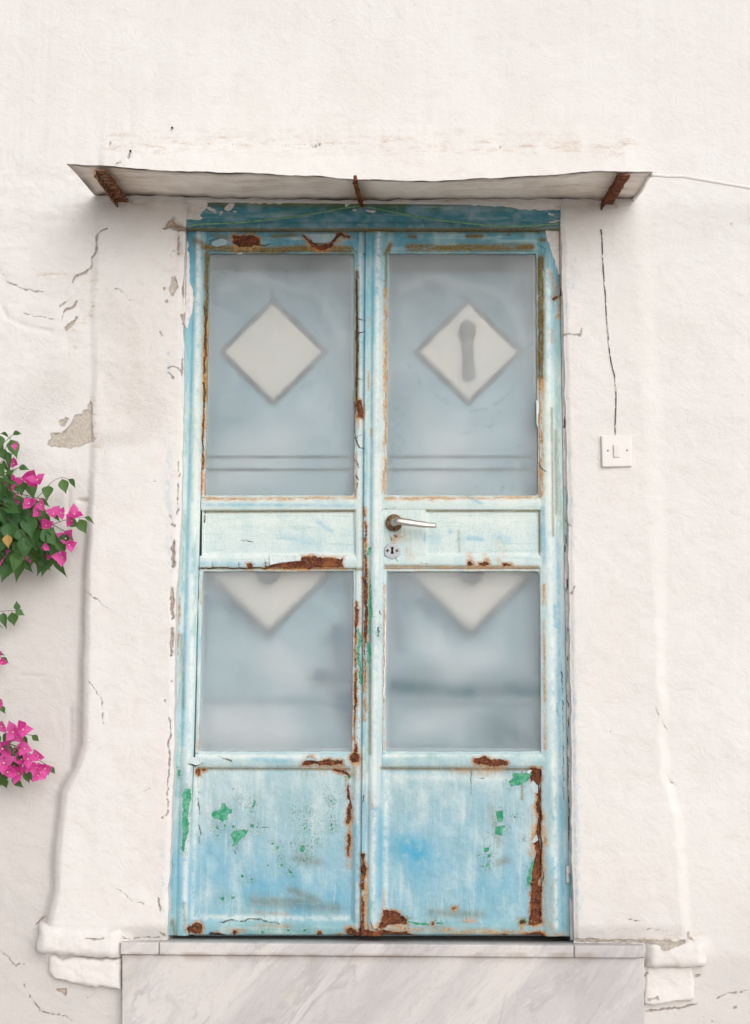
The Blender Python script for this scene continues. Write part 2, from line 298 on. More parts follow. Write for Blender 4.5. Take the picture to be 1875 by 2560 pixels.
PALE = Field()
for r, a, L in [(6, 1., [(437, 520), (436, 700), (430, 1100), (425, 1300), (418, 1640), (412, 1850), (406, 2040)]), (4, .7, [(794, 560), (793, 1100), (789, 1650), (787, 2040)]), (6, 1., [(833, 515), (831, 900), (829, 1300), (825, 1700), (822, 2040)]),
                (7, 1., [(1206, 600), (1209, 900), (1214, 1300), (1220, 1700), (1224, 2040)]), (4, .9, [(452, 1102), (780, 1102)]), (4, .8, [(855, 1102), (1185, 1102)]), (7, 1., [(452, 1224), (780, 1226)]), (4, .9, [(940, 1222), (1188, 1222)]),
                (6, 1., [(442, 1665), (700, 1666)]), (4, .8, [(850, 1664), (1190, 1664)]), (6, .9, [(426, 2020), (765, 2022)]), (5, .7, [(434, 1700), (424, 2020)]), (6, .9, [(852, 1700), (849, 2015)]), (8, .6, [(870, 1712), (1140, 1716)]),
                (5, .7, [(935, 1130), (934, 1215)]), (12, .5, [(470, 1150), (600, 1150)]), (10, .5, [(1000, 1140), (1150, 1150)]), (5, .6, [(400, 900), (398, 1100)])]:
    PALE.g(r, a, *L)
for r, a, L in [(5, .5, [(424, 560), (421, 800), (416, 1100), (408, 1400), (402, 1640)]), (5, .45, [(820, 560), (818, 1000), (815, 1500)]), (5, .5, [(1196, 1120), (1200, 1240)]), (5, .5, [(1230, 1200), (1234, 1700), (1240, 2040)]), (4, .55, [(803, 950), (800, 1640)]), (4, .5, [(446, 1112), (780, 1114)]), (5, .45, [(443, 1242), (600, 1244)]), (6, .4, [(560, 1672), (640, 1678)])]:
    BLUE.g(r, a, *L)
for r, a, L in [(6, .45, [(414, 700), (408, 1000)]), (5, .45, [(1228, 640), (1226, 860)]), (5, .4, [(812, 560), (810, 900)]), (6, .4, [(430, 1180), (428, 1400)])]:
    TEAL.g(r, a, *L)
PIT = Field()
# scuffs and scratches at hand height and on the foot panels
for i in range(34):
    u0, v0 = (rnd.uniform(440, 770) if rnd.random() < .5 else rnd.uniform(850, 1180)), rnd.choice([rnd.uniform(1130, 1215), rnd.uniform(1700, 2020), rnd.uniform(1700, 2020)])
    a0 = rnd.uniform(-.5, .5) + (math.pi / 2 if v0 > 1600 and rnd.random() < .6 else 0); l0 = rnd.uniform(6, 26)
    CRACK.c((u0, v0, rnd.uniform(-1.1, -.5)), (u0 + l0 * math.cos(a0), v0 + l0 * math.sin(a0), -1.2))
for r, a, L in [(38, .8, [(540, 1760), (560, 1830)]), (45, 1., [(660, 1790), (690, 1850), (650, 1900)]), (30, .8, [(725, 1740), (735, 1800)]), (26, .8, [(1095, 1840), (1090, 1900)]), (18, .6, [(900, 2005)]), (40, .35, [(950, 1740), (1060, 1780)]), (24, .5, [(470, 1760), (465, 1900)]), (30, .4, [(700, 1960), (560, 1960)]), (14, .6, [(860, 1735), (900, 1750)]), (8, 1., [(812, 1220), (812, 1640)]), (7, 1., [(788, 1560), (790, 1650)]), (6, .8, [(396, 1640), (390, 2040)])]:
    PIT.g(r, a, *L)
TINT = [(505, (80, 145, 166)), (560, (106, 166, 182)), (620, (132, 182, 198)), (740, (168, 204, 211)), (900, (196, 215, 214)), (1150, (211, 225, 222)), (1260, (203, 220, 221)), (1420, (190, 213, 219)), (1640, (184, 208, 213)), (1760, (166, 194, 202)), (1880, (150, 189, 204)), (1990, (142, 186, 203)), (2070, (142, 182, 188))]
def lin(c):
    c = np.asarray(c, float) / 255.0
    return np.where(c <= 0.04045, c / 12.92, ((c + 0.055) / 1.055) ** 2.4)
def tint_at(U, V):
    vs = [t[0] for t in TINT]
    cols = np.array([lin(t[1]) for t in TINT])
    vv = V + 30 * fbm(U, V, 1 / 90., 3, 31) * 2
    out = np.stack([np.interp(vv, vs, cols[:, k]) for k in range(3)], -1)
    n = fbm(U, V * 0.35, 1 / 26., 4, 41)[..., None]
    pale = np.array(lin((222, 232, 230)))
    out = out + (pale - out) * np.clip(n * 0.6, 0, .4)
    out = out * (1 + np.clip(n, -1, 0) * np.array([.22, .11, .07]))
    return out

# ------------------------------------------------------------------ node helpers
class N:
    def __init__(s, name):
        s.m = bpy.data.materials.new(name); s.m.use_nodes = True
        s.t = s.m.node_tree; s.b = s.t.nodes['Principled BSDF']; s.out = s.t.nodes['Material Output']
        s.tc = s.t.nodes.new('ShaderNodeTexCoord')
    def new(s, k): return s.t.nodes.new(k)
    def put(s, sock, v):
        if isinstance(v, bpy.types.NodeSocket): s.t.links.new(v, sock)
        elif isinstance(v, (tuple, list)) and len(v) == 3 and sock.type == 'RGBA': sock.default_value = (*v, 1)
        else: sock.default_value = v
    def math(s, op, a, b=0.0, c=None, clamp=False):
        n = s.new('ShaderNodeMath'); n.operation = op; n.use_clamp = clamp
        s.put(n.inputs[0], a); s.put(n.inputs[1], b)
        if c is not None: s.put(n.inputs[2], c)
        return n.outputs[0]
    def mix(s, f, a, b, blend='MIX'):
        n = s.new('ShaderNodeMix'); n.data_type = 'RGBA'; n.blend_type = blend
        s.put(n.inputs[0], f); s.put(n.inputs[6], a); s.put(n.inputs[7], b)
        return n.outputs[2]
    def ss(s, x, lo, hi):
        n = s.new('ShaderNodeMapRange'); n.interpolation_type = 'SMOOTHSTEP'
        s.put(n.inputs[0], x); n.inputs[1].default_value = lo; n.inputs[2].default_value = hi
        return n.outputs[0]
    def noise(s, scale, detail=4, rough=.55, sc=(1, 1, 1), dist=0.0, col=False):
        mp = s.new('ShaderNodeMapping'); mp.inputs['Scale'].default_value = sc
        s.t.links.new(s.tc.outputs['Object'], mp.inputs[0])
        n = s.new('ShaderNodeTexNoise'); n.inputs['Scale'].default_value = scale
        n.inputs['Detail'].default_value = detail; n.inputs['Roughness'].default_value = rough; n.inputs['Distortion'].default_value = dist
        s.t.links.new(mp.outputs[0], n.inputs['Vector'])
        return n.outputs['Color' if col else 'Fac']
    def vor(s, scale, feature='DISTANCE_TO_EDGE', sc=(1, 1, 1), warp=0.0):
        mp = s.new('ShaderNodeMapping'); mp.inputs['Scale'].default_value = sc
        s.t.links.new(s.tc.outputs['Object'], mp.inputs[0])
        vec = mp.outputs[0]
        if warp:
            nn = s.new('ShaderNodeTexNoise'); nn.inputs['Scale'].default_value = scale * 1.7; nn.inputs['Detail'].default_value = 3
            s.t.links.new(vec, nn.inputs['Vector'])
            v = s.new('ShaderNodeVectorMath'); v.operation = 'SCALE'; s.t.links.new(nn.outputs['Color'], v.inputs[0]); v.inputs['Scale'].default_value = warp
            a = s.new('ShaderNodeVectorMath'); a.operation = 'ADD'; s.t.links.new(vec, a.inputs[0]); s.t.links.new(v.outputs[0], a.inputs[1]); vec = a.outputs[0]
        n = s.new('ShaderNodeTexVoronoi'); n.feature = feature; n.inputs['Scale'].default_value = scale
        s.t.links.new(vec, n.inputs['Vector'])
        return n.outputs['Distance']
    def attr(s, name):
        a = s.new('ShaderNodeAttribute'); a.attribute_name = name
        return a
    def chans(s, name):
        a = s.attr(name); x = s.new('ShaderNodeSeparateColor'); s.t.links.new(a.outputs['Color'], x.inputs[0])
        return x.outputs[0], x.outputs[1], x.outputs[2], a.outputs['Alpha']
    def bump(s, h, dist=.001, strength=1.0, nrm=None):
        b = s.new('ShaderNodeBump'); b.inputs['Distance'].default_value = dist; b.inputs['Strength'].default_value = strength
        s.put(b.inputs['Height'], h)
        if nrm is not None: s.t.links.new(nrm, b.inputs['Normal'])
        return b.outputs[0]
    def fin(s, col=None, rough=None, nrm=None, metal=None, spec=None):
        if col is not None: s.put(s.b.inputs['Base Color'], col)
        if rough is not None: s.put(s.b.inputs['Roughness'], rough)
        if nrm is not None: s.t.links.new(nrm, s.b.inputs['Normal'])
        if metal is not None: s.put(s.b.inputs['Metallic'], metal)
        if spec is not None: s.put(s.b.inputs['Specular IOR Level'], spec)
        return s.m
L3 = lambda *c: tuple(float(q) for q in lin(c))

def rust_color(k):
    a = k.mix(k.ss(k.noise(45, 5, .75), .36, .60), L3(72, 40, 32), L3(118, 66, 46))
    a = k.mix(k.math('MULTIPLY', k.ss(k.noise(18, 4, .7), .5, .66), .7), a, L3(158, 98, 58))
    a = k.mix(k.math('MULTIPLY', k.ss(k.noise(110, 5, .75), .53, .66), .8), a, L3(180, 118, 70))
    return k.mix(k.ss(k.noise(120, 4, .7, (1, 1.3, .8)), .56, .66), a, L3(52, 32, 26))

def m_paint():
    k = N('weathered_steel_paint')
    rust, green, white, crack = k.chans('wearA')
    stain, olive, blue, teal = k.chans('wearB')
    base = k.attr('tint').outputs['Color']; sdirn = k.attr('tint').outputs['Alpha']; pit = k.chans('wearC')[0]
    n1 = k.noise(170, 5, .65); n2 = k.noise(600, 3, .6)
    e = k.math('ADD', k.math('MULTIPLY', k.math('SUBTRACT', n1, .5), 16.0), k.math('MULTIPLY', k.math('SUBTRACT', n2, .5), 6.0))
    col = base
    mo = k.noise(19, 7, .72)
    col = k.mix(k.math('MULTIPLY', k.ss(mo, .50, .68), .24), col, L3(226, 232, 228))
    col = k.mix(k.math('MULTIPLY', k.ss(mo, .48, .30), .25), col, L3(132, 186, 200))
    gr = k.noise(260, 5, .7)
    col = k.mix(k.math('MULTIPLY', k.ss(gr, .5, .33), .32), col, L3(96, 130, 134))
    stk = k.noise(60, 5, .6, (1, 1, .09))
    stk_h = k.noise(60, 5, .6, (.09, 1, 1))
    stk = k.math('ADD', k.math('MULTIPLY', stk, sdirn), k.math('MULTIPLY', stk_h, k.math('SUBTRACT', 1.0, sdirn)))
    col = k.mix(k.math('MULTIPLY', k.ss(stk, .50, .70), .30), col, L3(226, 234, 230))
    stk2 = k.math('ADD', k.math('MULTIPLY', k.noise(85, 5, .65, (1, 1, .07)), sdirn), k.math('MULTIPLY', k.noise(85, 5, .65, (.07, 1, 1)), k.math('SUBTRACT', 1.0, sdirn)))
    col = k.mix(k.math('MULTIPLY', k.ss(stk2, .54, .70), .42), col, L3(132, 178, 168))
    scr = k.noise(45, 6, .7, (.12, 1, 1))
    col = k.mix(k.math('MULTIPLY', k.ss(scr, .6, .78), .25), col, L3(128, 168, 180))
    pale = k.chans('wearC')[1]
    col = k.mix(k.math('MULTIPLY', pale, k.math('MULTIPLY', k.ss(k.noise(40, 7, .75), .34, .56), .7)), col, L3(232, 236, 232))
    bn = k.math('MULTIPLY', blue, k.ss(k.noise(38, 4, .6), .2, .62))
    col = k.mix(bn, col, L3(52, 160, 198))
    tn = k.math('MULTIPLY', teal, k.ss(k.noise(90, 5, .7, (1, 1, .25)), .35, .62))
    col = k.mix(tn, col, L3(104, 168, 158))
    on = k.math('MULTIPLY', k.math('MULTIPLY', olive, 1.3, clamp=True), k.ss(k.math('ADD', k.math('MULTIPLY', k.noise(60, 7, .78, (1, 1, .3)), sdirn), k.math('MULTIPLY', k.noise(60, 7, .78, (.3, 1, 1)), k.math('SUBTRACT', 1.0, sdirn))), .22, .52))
    col = k.mix(on, col, k.mix(k.ss(k.noise(150, 4, .7), .4, .65), L3(128, 112, 62), L3(92, 72, 36)))
    sn = k.math('MULTIPLY', k.math('MULTIPLY', stain, 1.25, clamp=True), k.ss(k.math('ADD', k.math('MULTIPLY', k.noise(75, 7, .78, (1, 1, .3)), sdirn), k.math('MULTIPLY', k.noise(75, 7, .78, (.3, 1, 1)), k.math('SUBTRACT', 1.0, sdirn))), .34, .60))
    col = k.mix(k.math('MULTIPLY', sn, .95), col, k.mix(k.ss(k.noise(160, 4, .7), .42, .66), L3(204, 158, 98), L3(150, 88, 46)))
    # halo of run-off round every rust spot
    halo = k.math('MULTIPLY', k.ss(k.math('ADD', rust, k.math('MULTIPLY', e, .6)), -9.0, 0.0), .95)
    col = k.mix(k.math('MULTIPLY', halo, k.ss(k.noise(42, 6, .75), .34, .56)), col, k.mix(k.ss(k.noise(140, 4, .7), .4, .62), L3(196, 144, 80), L3(150, 92, 46)))
    # specks of dirt
    col = k.mix(k.math('MULTIPLY', k.ss(k.noise(420, 3, .6), .68, .76), .45), col, L3(112, 112, 92))
    # pitting of the paint near the green chips
    gz = k.ss(green, -15.5, -4)
    pn = k.noise(210, 4, .72)
    pitm = k.ss(k.math('SUBTRACT', k.math('ADD', pn, k.math('MULTIPLY', pit, .145)), .69), 0.0, .015)
    pitr = k.math('SUBTRACT', k.ss(k.math('SUBTRACT', k.math('ADD', pn, k.math('MULTIPLY', pit, .145)), .67), 0.0, .015), pitm, clamp=True)
    col = k.mix(k.math('MULTIPLY', pitr, .5), col, L3(224, 232, 232))
    col = k.mix(k.math('MULTIPLY', pitm, .75), col, k.mix(k.ss(k.noise(40, 3, .6), .45, .6), L3(112, 132, 122), L3(70, 150, 118)))
    chips = k.math('MULTIPLY', k.ss(k.noise(330, 3, .65), .57, .63), gz)
    gm = k.math('MAXIMUM', k.ss(k.math('ADD', green, k.math('MULTIPLY', e, .55)), -.5, .5), k.math('MULTIPLY', chips, .8))
    gcol = k.mix(k.ss(k.noise(70, 3, .5), .4, .62), L3(50, 146, 112), L3(98, 172, 142))
    rim = k.math('SUBTRACT', k.ss(k.math('ADD', green, k.math('MULTIPLY', e, .55)), -2.6, -.6), gm, clamp=True)
    col = k.mix(k.math('MULTIPLY', rim, .22), col, L3(226, 234, 232))
    col = k.mix(gm, col, gcol)
    rm = k.ss(k.math('ADD', rust, k.math('MULTIPLY', e, .62)), -.6, .6)
    rdk = k.math('SUBTRACT', rm, k.ss(k.math('ADD', rust, k.math('MULTIPLY', e, .62)), .8, 2.4), clamp=True)
    col = k.mix(rm, col, rust_color(k))
    col = k.mix(k.math('MULTIPLY', rdk, .4), col, L3(46, 26, 18))
    wm = k.ss(k.math('ADD', white, k.math('MULTIPLY', e, .1)), -.4, .4)
    wcol = k.mix(k.ss(k.noise(55, 5, .6), .4, .7), L3(236, 230, 226), L3(214, 212, 210))
    col = k.mix(wm, col, wcol)
    cm = k.ss(k.math('ADD', crack, k.math('MULTIPLY', e, .22)), -.7, 1.0)
    col = k.mix(k.math('MULTIPLY', cm, .9), col, k.mix(k.ss(k.noise(90, 3, .6), .4, .6), L3(58, 40, 24), L3(108, 76, 42)))
    h = k.math('MULTIPLY', rm, -1.1)
    h = k.math('ADD', h, k.math('MULTIPLY', gm, -.6))
    h = k.math('ADD', h, k.math('MULTIPLY', wm, .7))
    h = k.math('ADD', h, k.math('MULTIPLY', cm, -1.2))
    h = k.math('ADD', h, k.math('MULTIPLY', k.math('MULTIPLY', k.noise(260, 4, .7), rm), 1.2))
    h = k.math('ADD', h, k.math('MULTIPLY', k.noise(150, 5, .65, (1, 1, .3)), .55))
    nrm = k.bump(h, .0024, 1.0)
    ro = k.math('ADD', k.math('MULTIPLY', rm, .3), .55)
    return k.fin(col, ro, nrm, spec=.3)
M_PAINT = m_paint()

def m_wall():
    k = N('whitewashed_plaster')
    bare, crack, blue, rough = k.chans('wallA')
    stain, grime, grey, warm = k.chans('wallB')
    n1 = k.noise(95, 6, .7); n2 = k.noise(330, 4, .65)
    e = k.math('ADD', k.math('MULTIPLY', k.math('SUBTRACT', n1, .5), 26.0), k.math('MULTIPLY', k.math('SUBTRACT', n2, .5), 12.0))
    a = k.mix(k.ss(k.noise(2.2, 5, .6), .35, .65), (.81, .79, .775), (.81, .80, .785))
    a = k.mix(k.math('MULTIPLY', warm, .6), a, (.775, .71, .675))
    a = k.mix(k.math('MULTIPLY', grey, 1.0), a, (.60, .57, .555))  # grey mask: shade on the wall, put into the limewash colour
    a = k.mix(k.math('MULTIPLY', k.ss(k.noise(14, 6, .65, (1, 1, 2.2)), .50, .74), .35), a, (.70, .66, .62))
    a = k.mix(k.math('MULTIPLY', k.ss(k.noise(45, 6, .78, (.7, 1, 1.5)), .56, .72), .30), a, (.62, .565, .51))
    a = k.mix(k.math('MULTIPLY', k.ss(k.noise(420, 2, .5), .72, .78), .3), a, (.30, .27, .25))
    sn = k.math('MULTIPLY', stain, k.ss(k.noise(26, 9, .78, (.5, 1, 1.9)), .47, .64))
    a = k.mix(k.math('MULTIPLY', sn, .8), a, k.mix(k.ss(k.noise(50, 4, .7), .45, .6), L3(206, 180, 150), L3(170, 132, 100)))
    a = k.mix(k.math('MULTIPLY', grime, k.ss(k.noise(30, 6, .7), .2, .6)), a, L3(150, 134, 120))
    a = k.mix(k.math('MULTIPLY', blue, k.ss(k.noise(95, 5, .7, (1, 1, .4)), .42, .62)), a, L3(170, 196, 214))
    a = k.mix(k.math('MULTIPLY', rough, k.ss(k.noise(130, 5, .75, (1, 1, 1.8)), .5, .66)), a, L3(206, 188, 170))
    bm = k.ss(k.math('ADD', bare, k.math('MULTIPLY', e, .8)), -.6, .8)
    bc = k.mix(k.ss(k.noise(180, 5, .7), .35, .65), L3(196, 186, 172), L3(222, 213, 202))
    bc = k.mix(k.ss(k.noise(300, 4, .65), .60, .72), bc, L3(150, 136, 120))
    a = k.mix(bm, a, bc)
    rim = k.math('SUBTRACT', k.ss(k.math('ADD', bare, k.math('MULTIPLY', e, .42)), -2.2, -.6), bm, clamp=True)
    a = k.mix(k.math('MULTIPLY', rim, .5), a, L3(140, 110, 88))
    cm = k.ss(k.math('ADD', crack, k.math('MULTIPLY', e, .34)), -1.0, 1.3)
    a = k.mix(k.math('MULTIPLY', cm, .66), a, k.mix(k.ss(k.noise(40, 3, .6), .42, .58), L3(156, 112, 86), L3(198, 168, 142)))
    h = k.math('MULTIPLY', bm, -1.4)
    h = k.math('ADD', h, k.math('MULTIPLY', cm, -1.3))
    lay = k.ss(k.noise(3.2, 8, .6, (1, 1, 1.2)), .46, .54)
    a = k.mix(k.math('MULTIPLY', lay, .16), a, (.72, .68, .64))
    h = k.math('ADD', h, k.math('MULTIPLY', k.noise(13, 9, .68, (1, 1, 1.15), 1.2), 1.5))
    h = k.math('ADD', h, k.math('MULTIPLY', k.noise(120, 5, .7), .45))
    h = k.math('ADD', h, k.math('MULTIPLY', k.math('MULTIPLY', k.noise(170, 4, .7, (1, 1, 2.5)), rough), 2.2))
    h = k.math('ADD', h, k.math('MULTIPLY', k.math('MULTIPLY', k.noise(260, 4, .7), bm), 1.6))
    return k.fin(a, .92, k.bump(h, .0027, 1.0), spec=.15)
M_WALL = m_wall()

def m_marble():
    k = N('white_veined_marble')
    mp = k.new('ShaderNodeMapping'); mp.inputs['Rotation'].default_value = (0, math.radians(48), 0)
    k.t.links.new(k.tc.outputs['Object'], mp.inputs[0])
    def nz(scale, sc, det=6, dist=0.0, rough=.6):
        m2 = k.new('ShaderNodeMapping'); m2.inputs['Scale'].default_value = sc; k.t.links.new(mp.outputs[0], m2.inputs[0])
        n = k.new('ShaderNodeTexNoise'); n.inputs['Scale'].default_value = scale; n.inputs['Detail'].default_value = det; n.inputs['Distortion'].default_value = dist; n.inputs['Roughness'].default_value = rough
        k.t.links.new(m2.outputs[0], n.inputs['Vector']); return n.outputs['Fac']
    a = k.mix(k.ss(nz(2.6, (.6, 1, 2.2), 6, 1.0), .38, .66), (.68, .645, .63), (.54, .515, .515))
    band = nz(3.4, (.6, 1, 2.2), 6, 1.6)
    v = k.math('ABSOLUTE', k.math('SUBTRACT', band, .5))
    msk = k.ss(nz(3.0, (1, 1, 1.5), 3), .42, .62)
    a = k.mix(k.math('MULTIPLY', k.math('MULTIPLY', k.math('SUBTRACT', 1.0, k.ss(v, 0, .05)), msk), .6), a, (.40, .39, .41))
    v2 = k.math('ABSOLUTE', k.math('SUBTRACT', nz(6.0, (.6, 1, 2.0), 7, 2.2, .7), .5))
    a = k.mix(k.math('MULTIPLY', k.math('SUBTRACT', 1.0, k.ss(v2, 0, .018)), .35), a, (.40, .38, .38))
    a = k.mix(k.math('MULTIPLY', k.ss(k.noise(6, 4, .6), .55, .75), .3), a, (.72, .64, .55))
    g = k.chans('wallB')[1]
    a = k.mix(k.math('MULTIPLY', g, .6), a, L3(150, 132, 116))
    a = k.mix(k.math('MULTIPLY', k.ss(k.noise(320, 3, .6), .68, .76), .3), a, (.30, .27, .25))
    return k.fin(a, .6, k.bump(k.noise(90, 5, .65), .0006, .6), spec=.3)
M_MARBLE = m_marble()

def m_simple(name, col, rough=.6, var=.12, scale=40, bump=.0, metal=0.0, spec=.4):
    k = N(name)
    c2 = tuple(max(0, q * (1 - 2.2 * var)) for q in col)
    a = k.mix(k.ss(k.noise(scale, 5, .65), .4, .7), col, c2)
    return k.fin(a, rough, k.bump(k.noise(scale * 3, 4, .6), bump) if bump else None, metal, spec)

def m_rusty(name='rusted_iron', pale=0.0):
    k = N(name)
    a = rust_color(k)
    a = k.mix(k.math('MULTIPLY', k.ss(k.noise(55, 4, .7), .5, .6), pale), a, L3(168, 150, 120))
    return k.fin(a, .9, k.bump(k.noise(160, 6, .75), .004, 1.0), spec=.2)
M_RUST = m_rusty()
M_RUSTP = m_rusty('rusted_iron_with_lime', .7)

def m_sheet():
    k = N('stained_sheet_metal')
    a = k.mix(k.ss(k.noise(5, 6, .65, (1, 1, 1)), .35, .7), L3(242, 234, 226), L3(216, 204, 192))
    st = k.ss(k.noise(9, 6, .7, (.4, 1.6, 1)), .5, .66)
    a = k.mix(k.math('MULTIPLY', st, .4), a, L3(176, 156, 134))
    a = k.mix(k.math('MULTIPLY', k.ss(k.noise(70, 5, .7, (.3, 1, 1)), .58, .7), .3), a, L3(140, 126, 112))
    g = k.chans('wallB')
    a = k.mix(g[1], a, L3(54, 38, 34))
    a = k.mix(g[0], a, L3(120, 96, 60))
    return k.fin(a, .75, k.bump(k.noise(30, 5, .6), .0015, .6), spec=.25)
M_SHEET = m_sheet()

def m_glass(name, rough, film):
    k = N(name)
    g = k.new('ShaderNodeBsdfGlass'); g.inputs['IOR'].default_value = 1.45; g.inputs['Roughness'].default_value = rough
    g.inputs['Color'].default_value = (.985, .993, .996, 1)
    d = k.new('ShaderNodeBsdfDiffuse')
    A = k.chans('wearB')
    dc = k.mix(A[3], (.72, .78, .81), (.12, .24, .29))
    k.put(d.inputs['Color'], dc)
    f = k.math('ADD', k.math('MULTIPLY', k.ss(k.noise(7, 6, .65, (1, 1, 1)), .3, .75), .16), film)
    f = k.math('ADD', f, k.math('MULTIPLY', k.ss(k.noise(75, 6, .75), .56, .68), .13))
    f = k.math('ADD', f, k.math('MULTIPLY', A[0], .6))
    f = k.math('ADD', f, k.math('MULTIPLY', A[3], .30), clamp=True)
    mx = k.new('ShaderNodeMixShader'); k.put(mx.inputs[0], f)
    k.t.links.new(g.outputs[0], mx.inputs[1]); k.t.links.new(d.outputs[0], mx.inputs[2])
    k.t.links.new(mx.outputs[0], k.out.inputs['Surface'])
    return k.m
M_GLASS_U = m_glass('frosted_glass_fine', .28, .06)
M_GLASS_L = m_glass('frosted_glass_coarse', .50, .06)

def m_shutter(name, c1, c2):
    k = N(name)
    A = k.chans('wearB')
    a = k.mix(k.ss(k.noise(2.6, 5, .6), .35, .65), c1, c2)
    a = k.mix(k.math('MULTIPLY', A[2], .9), a, (.035, .12, .20))
    a = k.mix(k.math('MULTIPLY', A[3], .9), a, (.05, .13, .16))
    a = k.mix(k.math('MULTIPLY', A[0], .95), a, (.95, .95, .95))
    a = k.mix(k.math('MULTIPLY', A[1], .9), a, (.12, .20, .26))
    return k.fin(a, .7)
M_SHUT = m_shutter('blue_grey_shutter_paint', (.30, .50, .58), (.50, .69, .75))
M_CREAM = m_simple('cream_panel_paint', (.93, .87, .79), .7, .01, 12)
M_TAUPE = m_simple('taupe_moulding_paint', (.20, .20, .21), .7, .05, 20)
M_GREYB = m_simple('dark_grey_paint', (.055, .07, .08), .7, .05, 20)
M_DARK = m_simple('dark_void', (.012, .010, .009), .9, .0, 20)
M_NICKEL = None
def m_nickel():
    k = N('worn_nickel')
    a = k.mix(k.ss(k.noise(300, 4, .7), .6, .7), (.62, .58, .54), (.14, .11, .09))
    return k.fin(a, .32, k.bump(k.noise(350, 3, .6), .0002), k.math('SUBTRACT', 1.0, k.math('MULTIPLY', k.ss(k.noise(300, 4, .7), .6, .7), .8)))
M_NICKEL = m_nickel()
M_BRASS = m_simple('tarnished_brass', (.24, .15, .07), .5, .3, 120, .0006, .55)
M_ESC = m_simple('chalky_white_escutcheon', (.62, .65, .68), .7, .25, 260, .0012)
M_PLAST = m_simple('cream_white_plastic', (.80, .765, .735), .35, .02, 20)
M_GWIRE = m_simple('green_wire_sleeve', (.17, .36, .22), .6, .2, 60)
M_WCABLE = m_simple('white_cable_sleeve', (.80, .78, .76), .6, .03, 60)
def m_pcable():
    k = N('limewashed_black_cable')
    f = k.ss(k.noise(55, 5, .75, (1, 1, .4)), .5, .56)
    return k.fin(k.mix(f, (.10, .10, .095), (.76, .73, .70)), .8)
M_PCABLE = m_pcable()
M_STONE = m_simple('pale_street_stone', (.66, .61, .57), .85, .12, 3, .003)

def m_leaf(name, c1, c2, trans=.35):
    k = N(name)
    oi = k.new('ShaderNodeObjectInfo')
    a = k.mix(oi.outputs['Random'], c1, c2)
    a = k.mix(k.math('MULTIPLY', k.ss(k.noise(60, 4, .6), .45, .75), .4), a, tuple(q * .55 for q in c1))
    k.put(k.b.inputs['Base Color'], a); k.b.inputs['Roughness'].default_value = .5; k.b.inputs['Specular IOR Level'].default_value = .35
    t = k.new('ShaderNodeBsdfTranslucent'); k.put(t.inputs['Color'], k.mix(.6, a, k.mix(.5, a, (.5, .7, .1) if 'leaf' in name else a)))
    mx = k.new('ShaderNodeMixShader'); mx.inputs[0].default_value = trans
    k.t.links.new(k.b.outputs[0], mx.inputs[1]); k.t.links.new(t.outputs[0], mx.inputs[2])
    k.t.links.new(mx.outputs[0], k.out.inputs['Surface'])
    return k.m
M_LEAF = m_leaf('green_leaf', (.035, .115, .035), (.085, .20, .06), .28)
M_BRACT = m_leaf('magenta_bract', (.74, .06, .36), (.86, .16, .50), .35)
M_FADED = m_leaf('faded_orange_leaf', (.55, .30, .10), (.60, .35, .12), .3)
M_TWIG = m_simple('green_brown_twig', (.14, .13, .06), .7, .2, 60)
M_BARK = m_simple('grey_brown_bark', (.20, .15, .11), .85, .25, 30, .004)
M_CREAMY = m_simple('cream_floret', (.78, .74, .50), .6, .05, 60)

# ------------------------------------------------------------------ object helpers
def link(name, me, mat=None, parent=None, loc=None):
    o = bpy.data.objects.new(name, me)
    COL.objects.link(o)
    if me is not None and mat is not None and not me.materials: me.materials.append(mat)
    if parent is not None: o.parent = parent
    if loc is not None: o.location = loc
    return o

def tag(o, label=None, cat=None, group=None, kind=None):
    if label: o['label'] = label
    if cat: o['category'] = cat
    if group: o['group'] = group
    if kind: o['kind'] = kind
    return o

def thing(name, label, cat, loc, group=None):
    return tag(link(name, None, loc=loc), label, cat, group)

def mesh_np(name, co, faces, smooth=True, org=(0, 0, 0)):
    me = bpy.data.meshes.new(name)
    co = np.asarray(co, np.float32) - np.asarray(org, np.float32)
    faces = np.asarray(faces, np.int32)
    n, k = faces.shape
    me.vertices.add(len(co)); me.vertices.foreach_set('co', co.ravel())
    me.loops.add(n * k); me.loops.foreach_set('vertex_index', faces.ravel())
    me.polygons.add(n); me.polygons.foreach_set('loop_start', np.arange(0, n * k, k, dtype=np.int32))
    me.polygons.foreach_set('loop_total', np.full(n, k, np.int32))
    if smooth: me.polygons.foreach_set('use_smooth', np.ones(n, bool))
    me.update(calc_edges=True); me.validate()
    return me

def put_attr(me, name, arr):
    a = me.attributes.new(name, 'FLOAT_COLOR', 'POINT')
    a.data.foreach_set('color', np.asarray(arr, np.float32).ravel())

def paint_attrs(me, U, V, tint=True, extra=None):
    A = np.stack([RUST.sdf(U, V), GREEN.sdf(U, V), WHITE.sdf(U, V), CRACK.sdf(U, V, 6.0)], -1)
    stk = sstep(-.15, .5, fbm(U, V * .08, 1 / 5., 3, 141))
    drip = np.maximum.reduce([.9 * sstep(-3, 2, RUST.sdf(U, V - 7, 4.0)), .7 * sstep(-3, 2, RUST.sdf(U, V - 15, 4.0)), .5 * sstep(-3, 2, RUST.sdf(U, V - 25, 4.0))]) * stk
    B = np.stack([np.maximum(STAIN.soft(U, V), drip), OLIVE.soft(U, V), BLUE.soft(U, V), TEAL.soft(U, V)], -1)
    T = np.concatenate([tint_at(U, V), np.ones(U.shape + (1,))], -1)
    if extra: A, B, T = extra(U, V, A, B, T)
    put_attr(me, 'wearA', A); put_attr(me, 'wearB', B); put_attr(me, 'tint', T)
    put_attr(me, 'wearC', np.stack([PIT.soft(U, V), PALE.soft(U, V), U * 0, U * 0], -1))

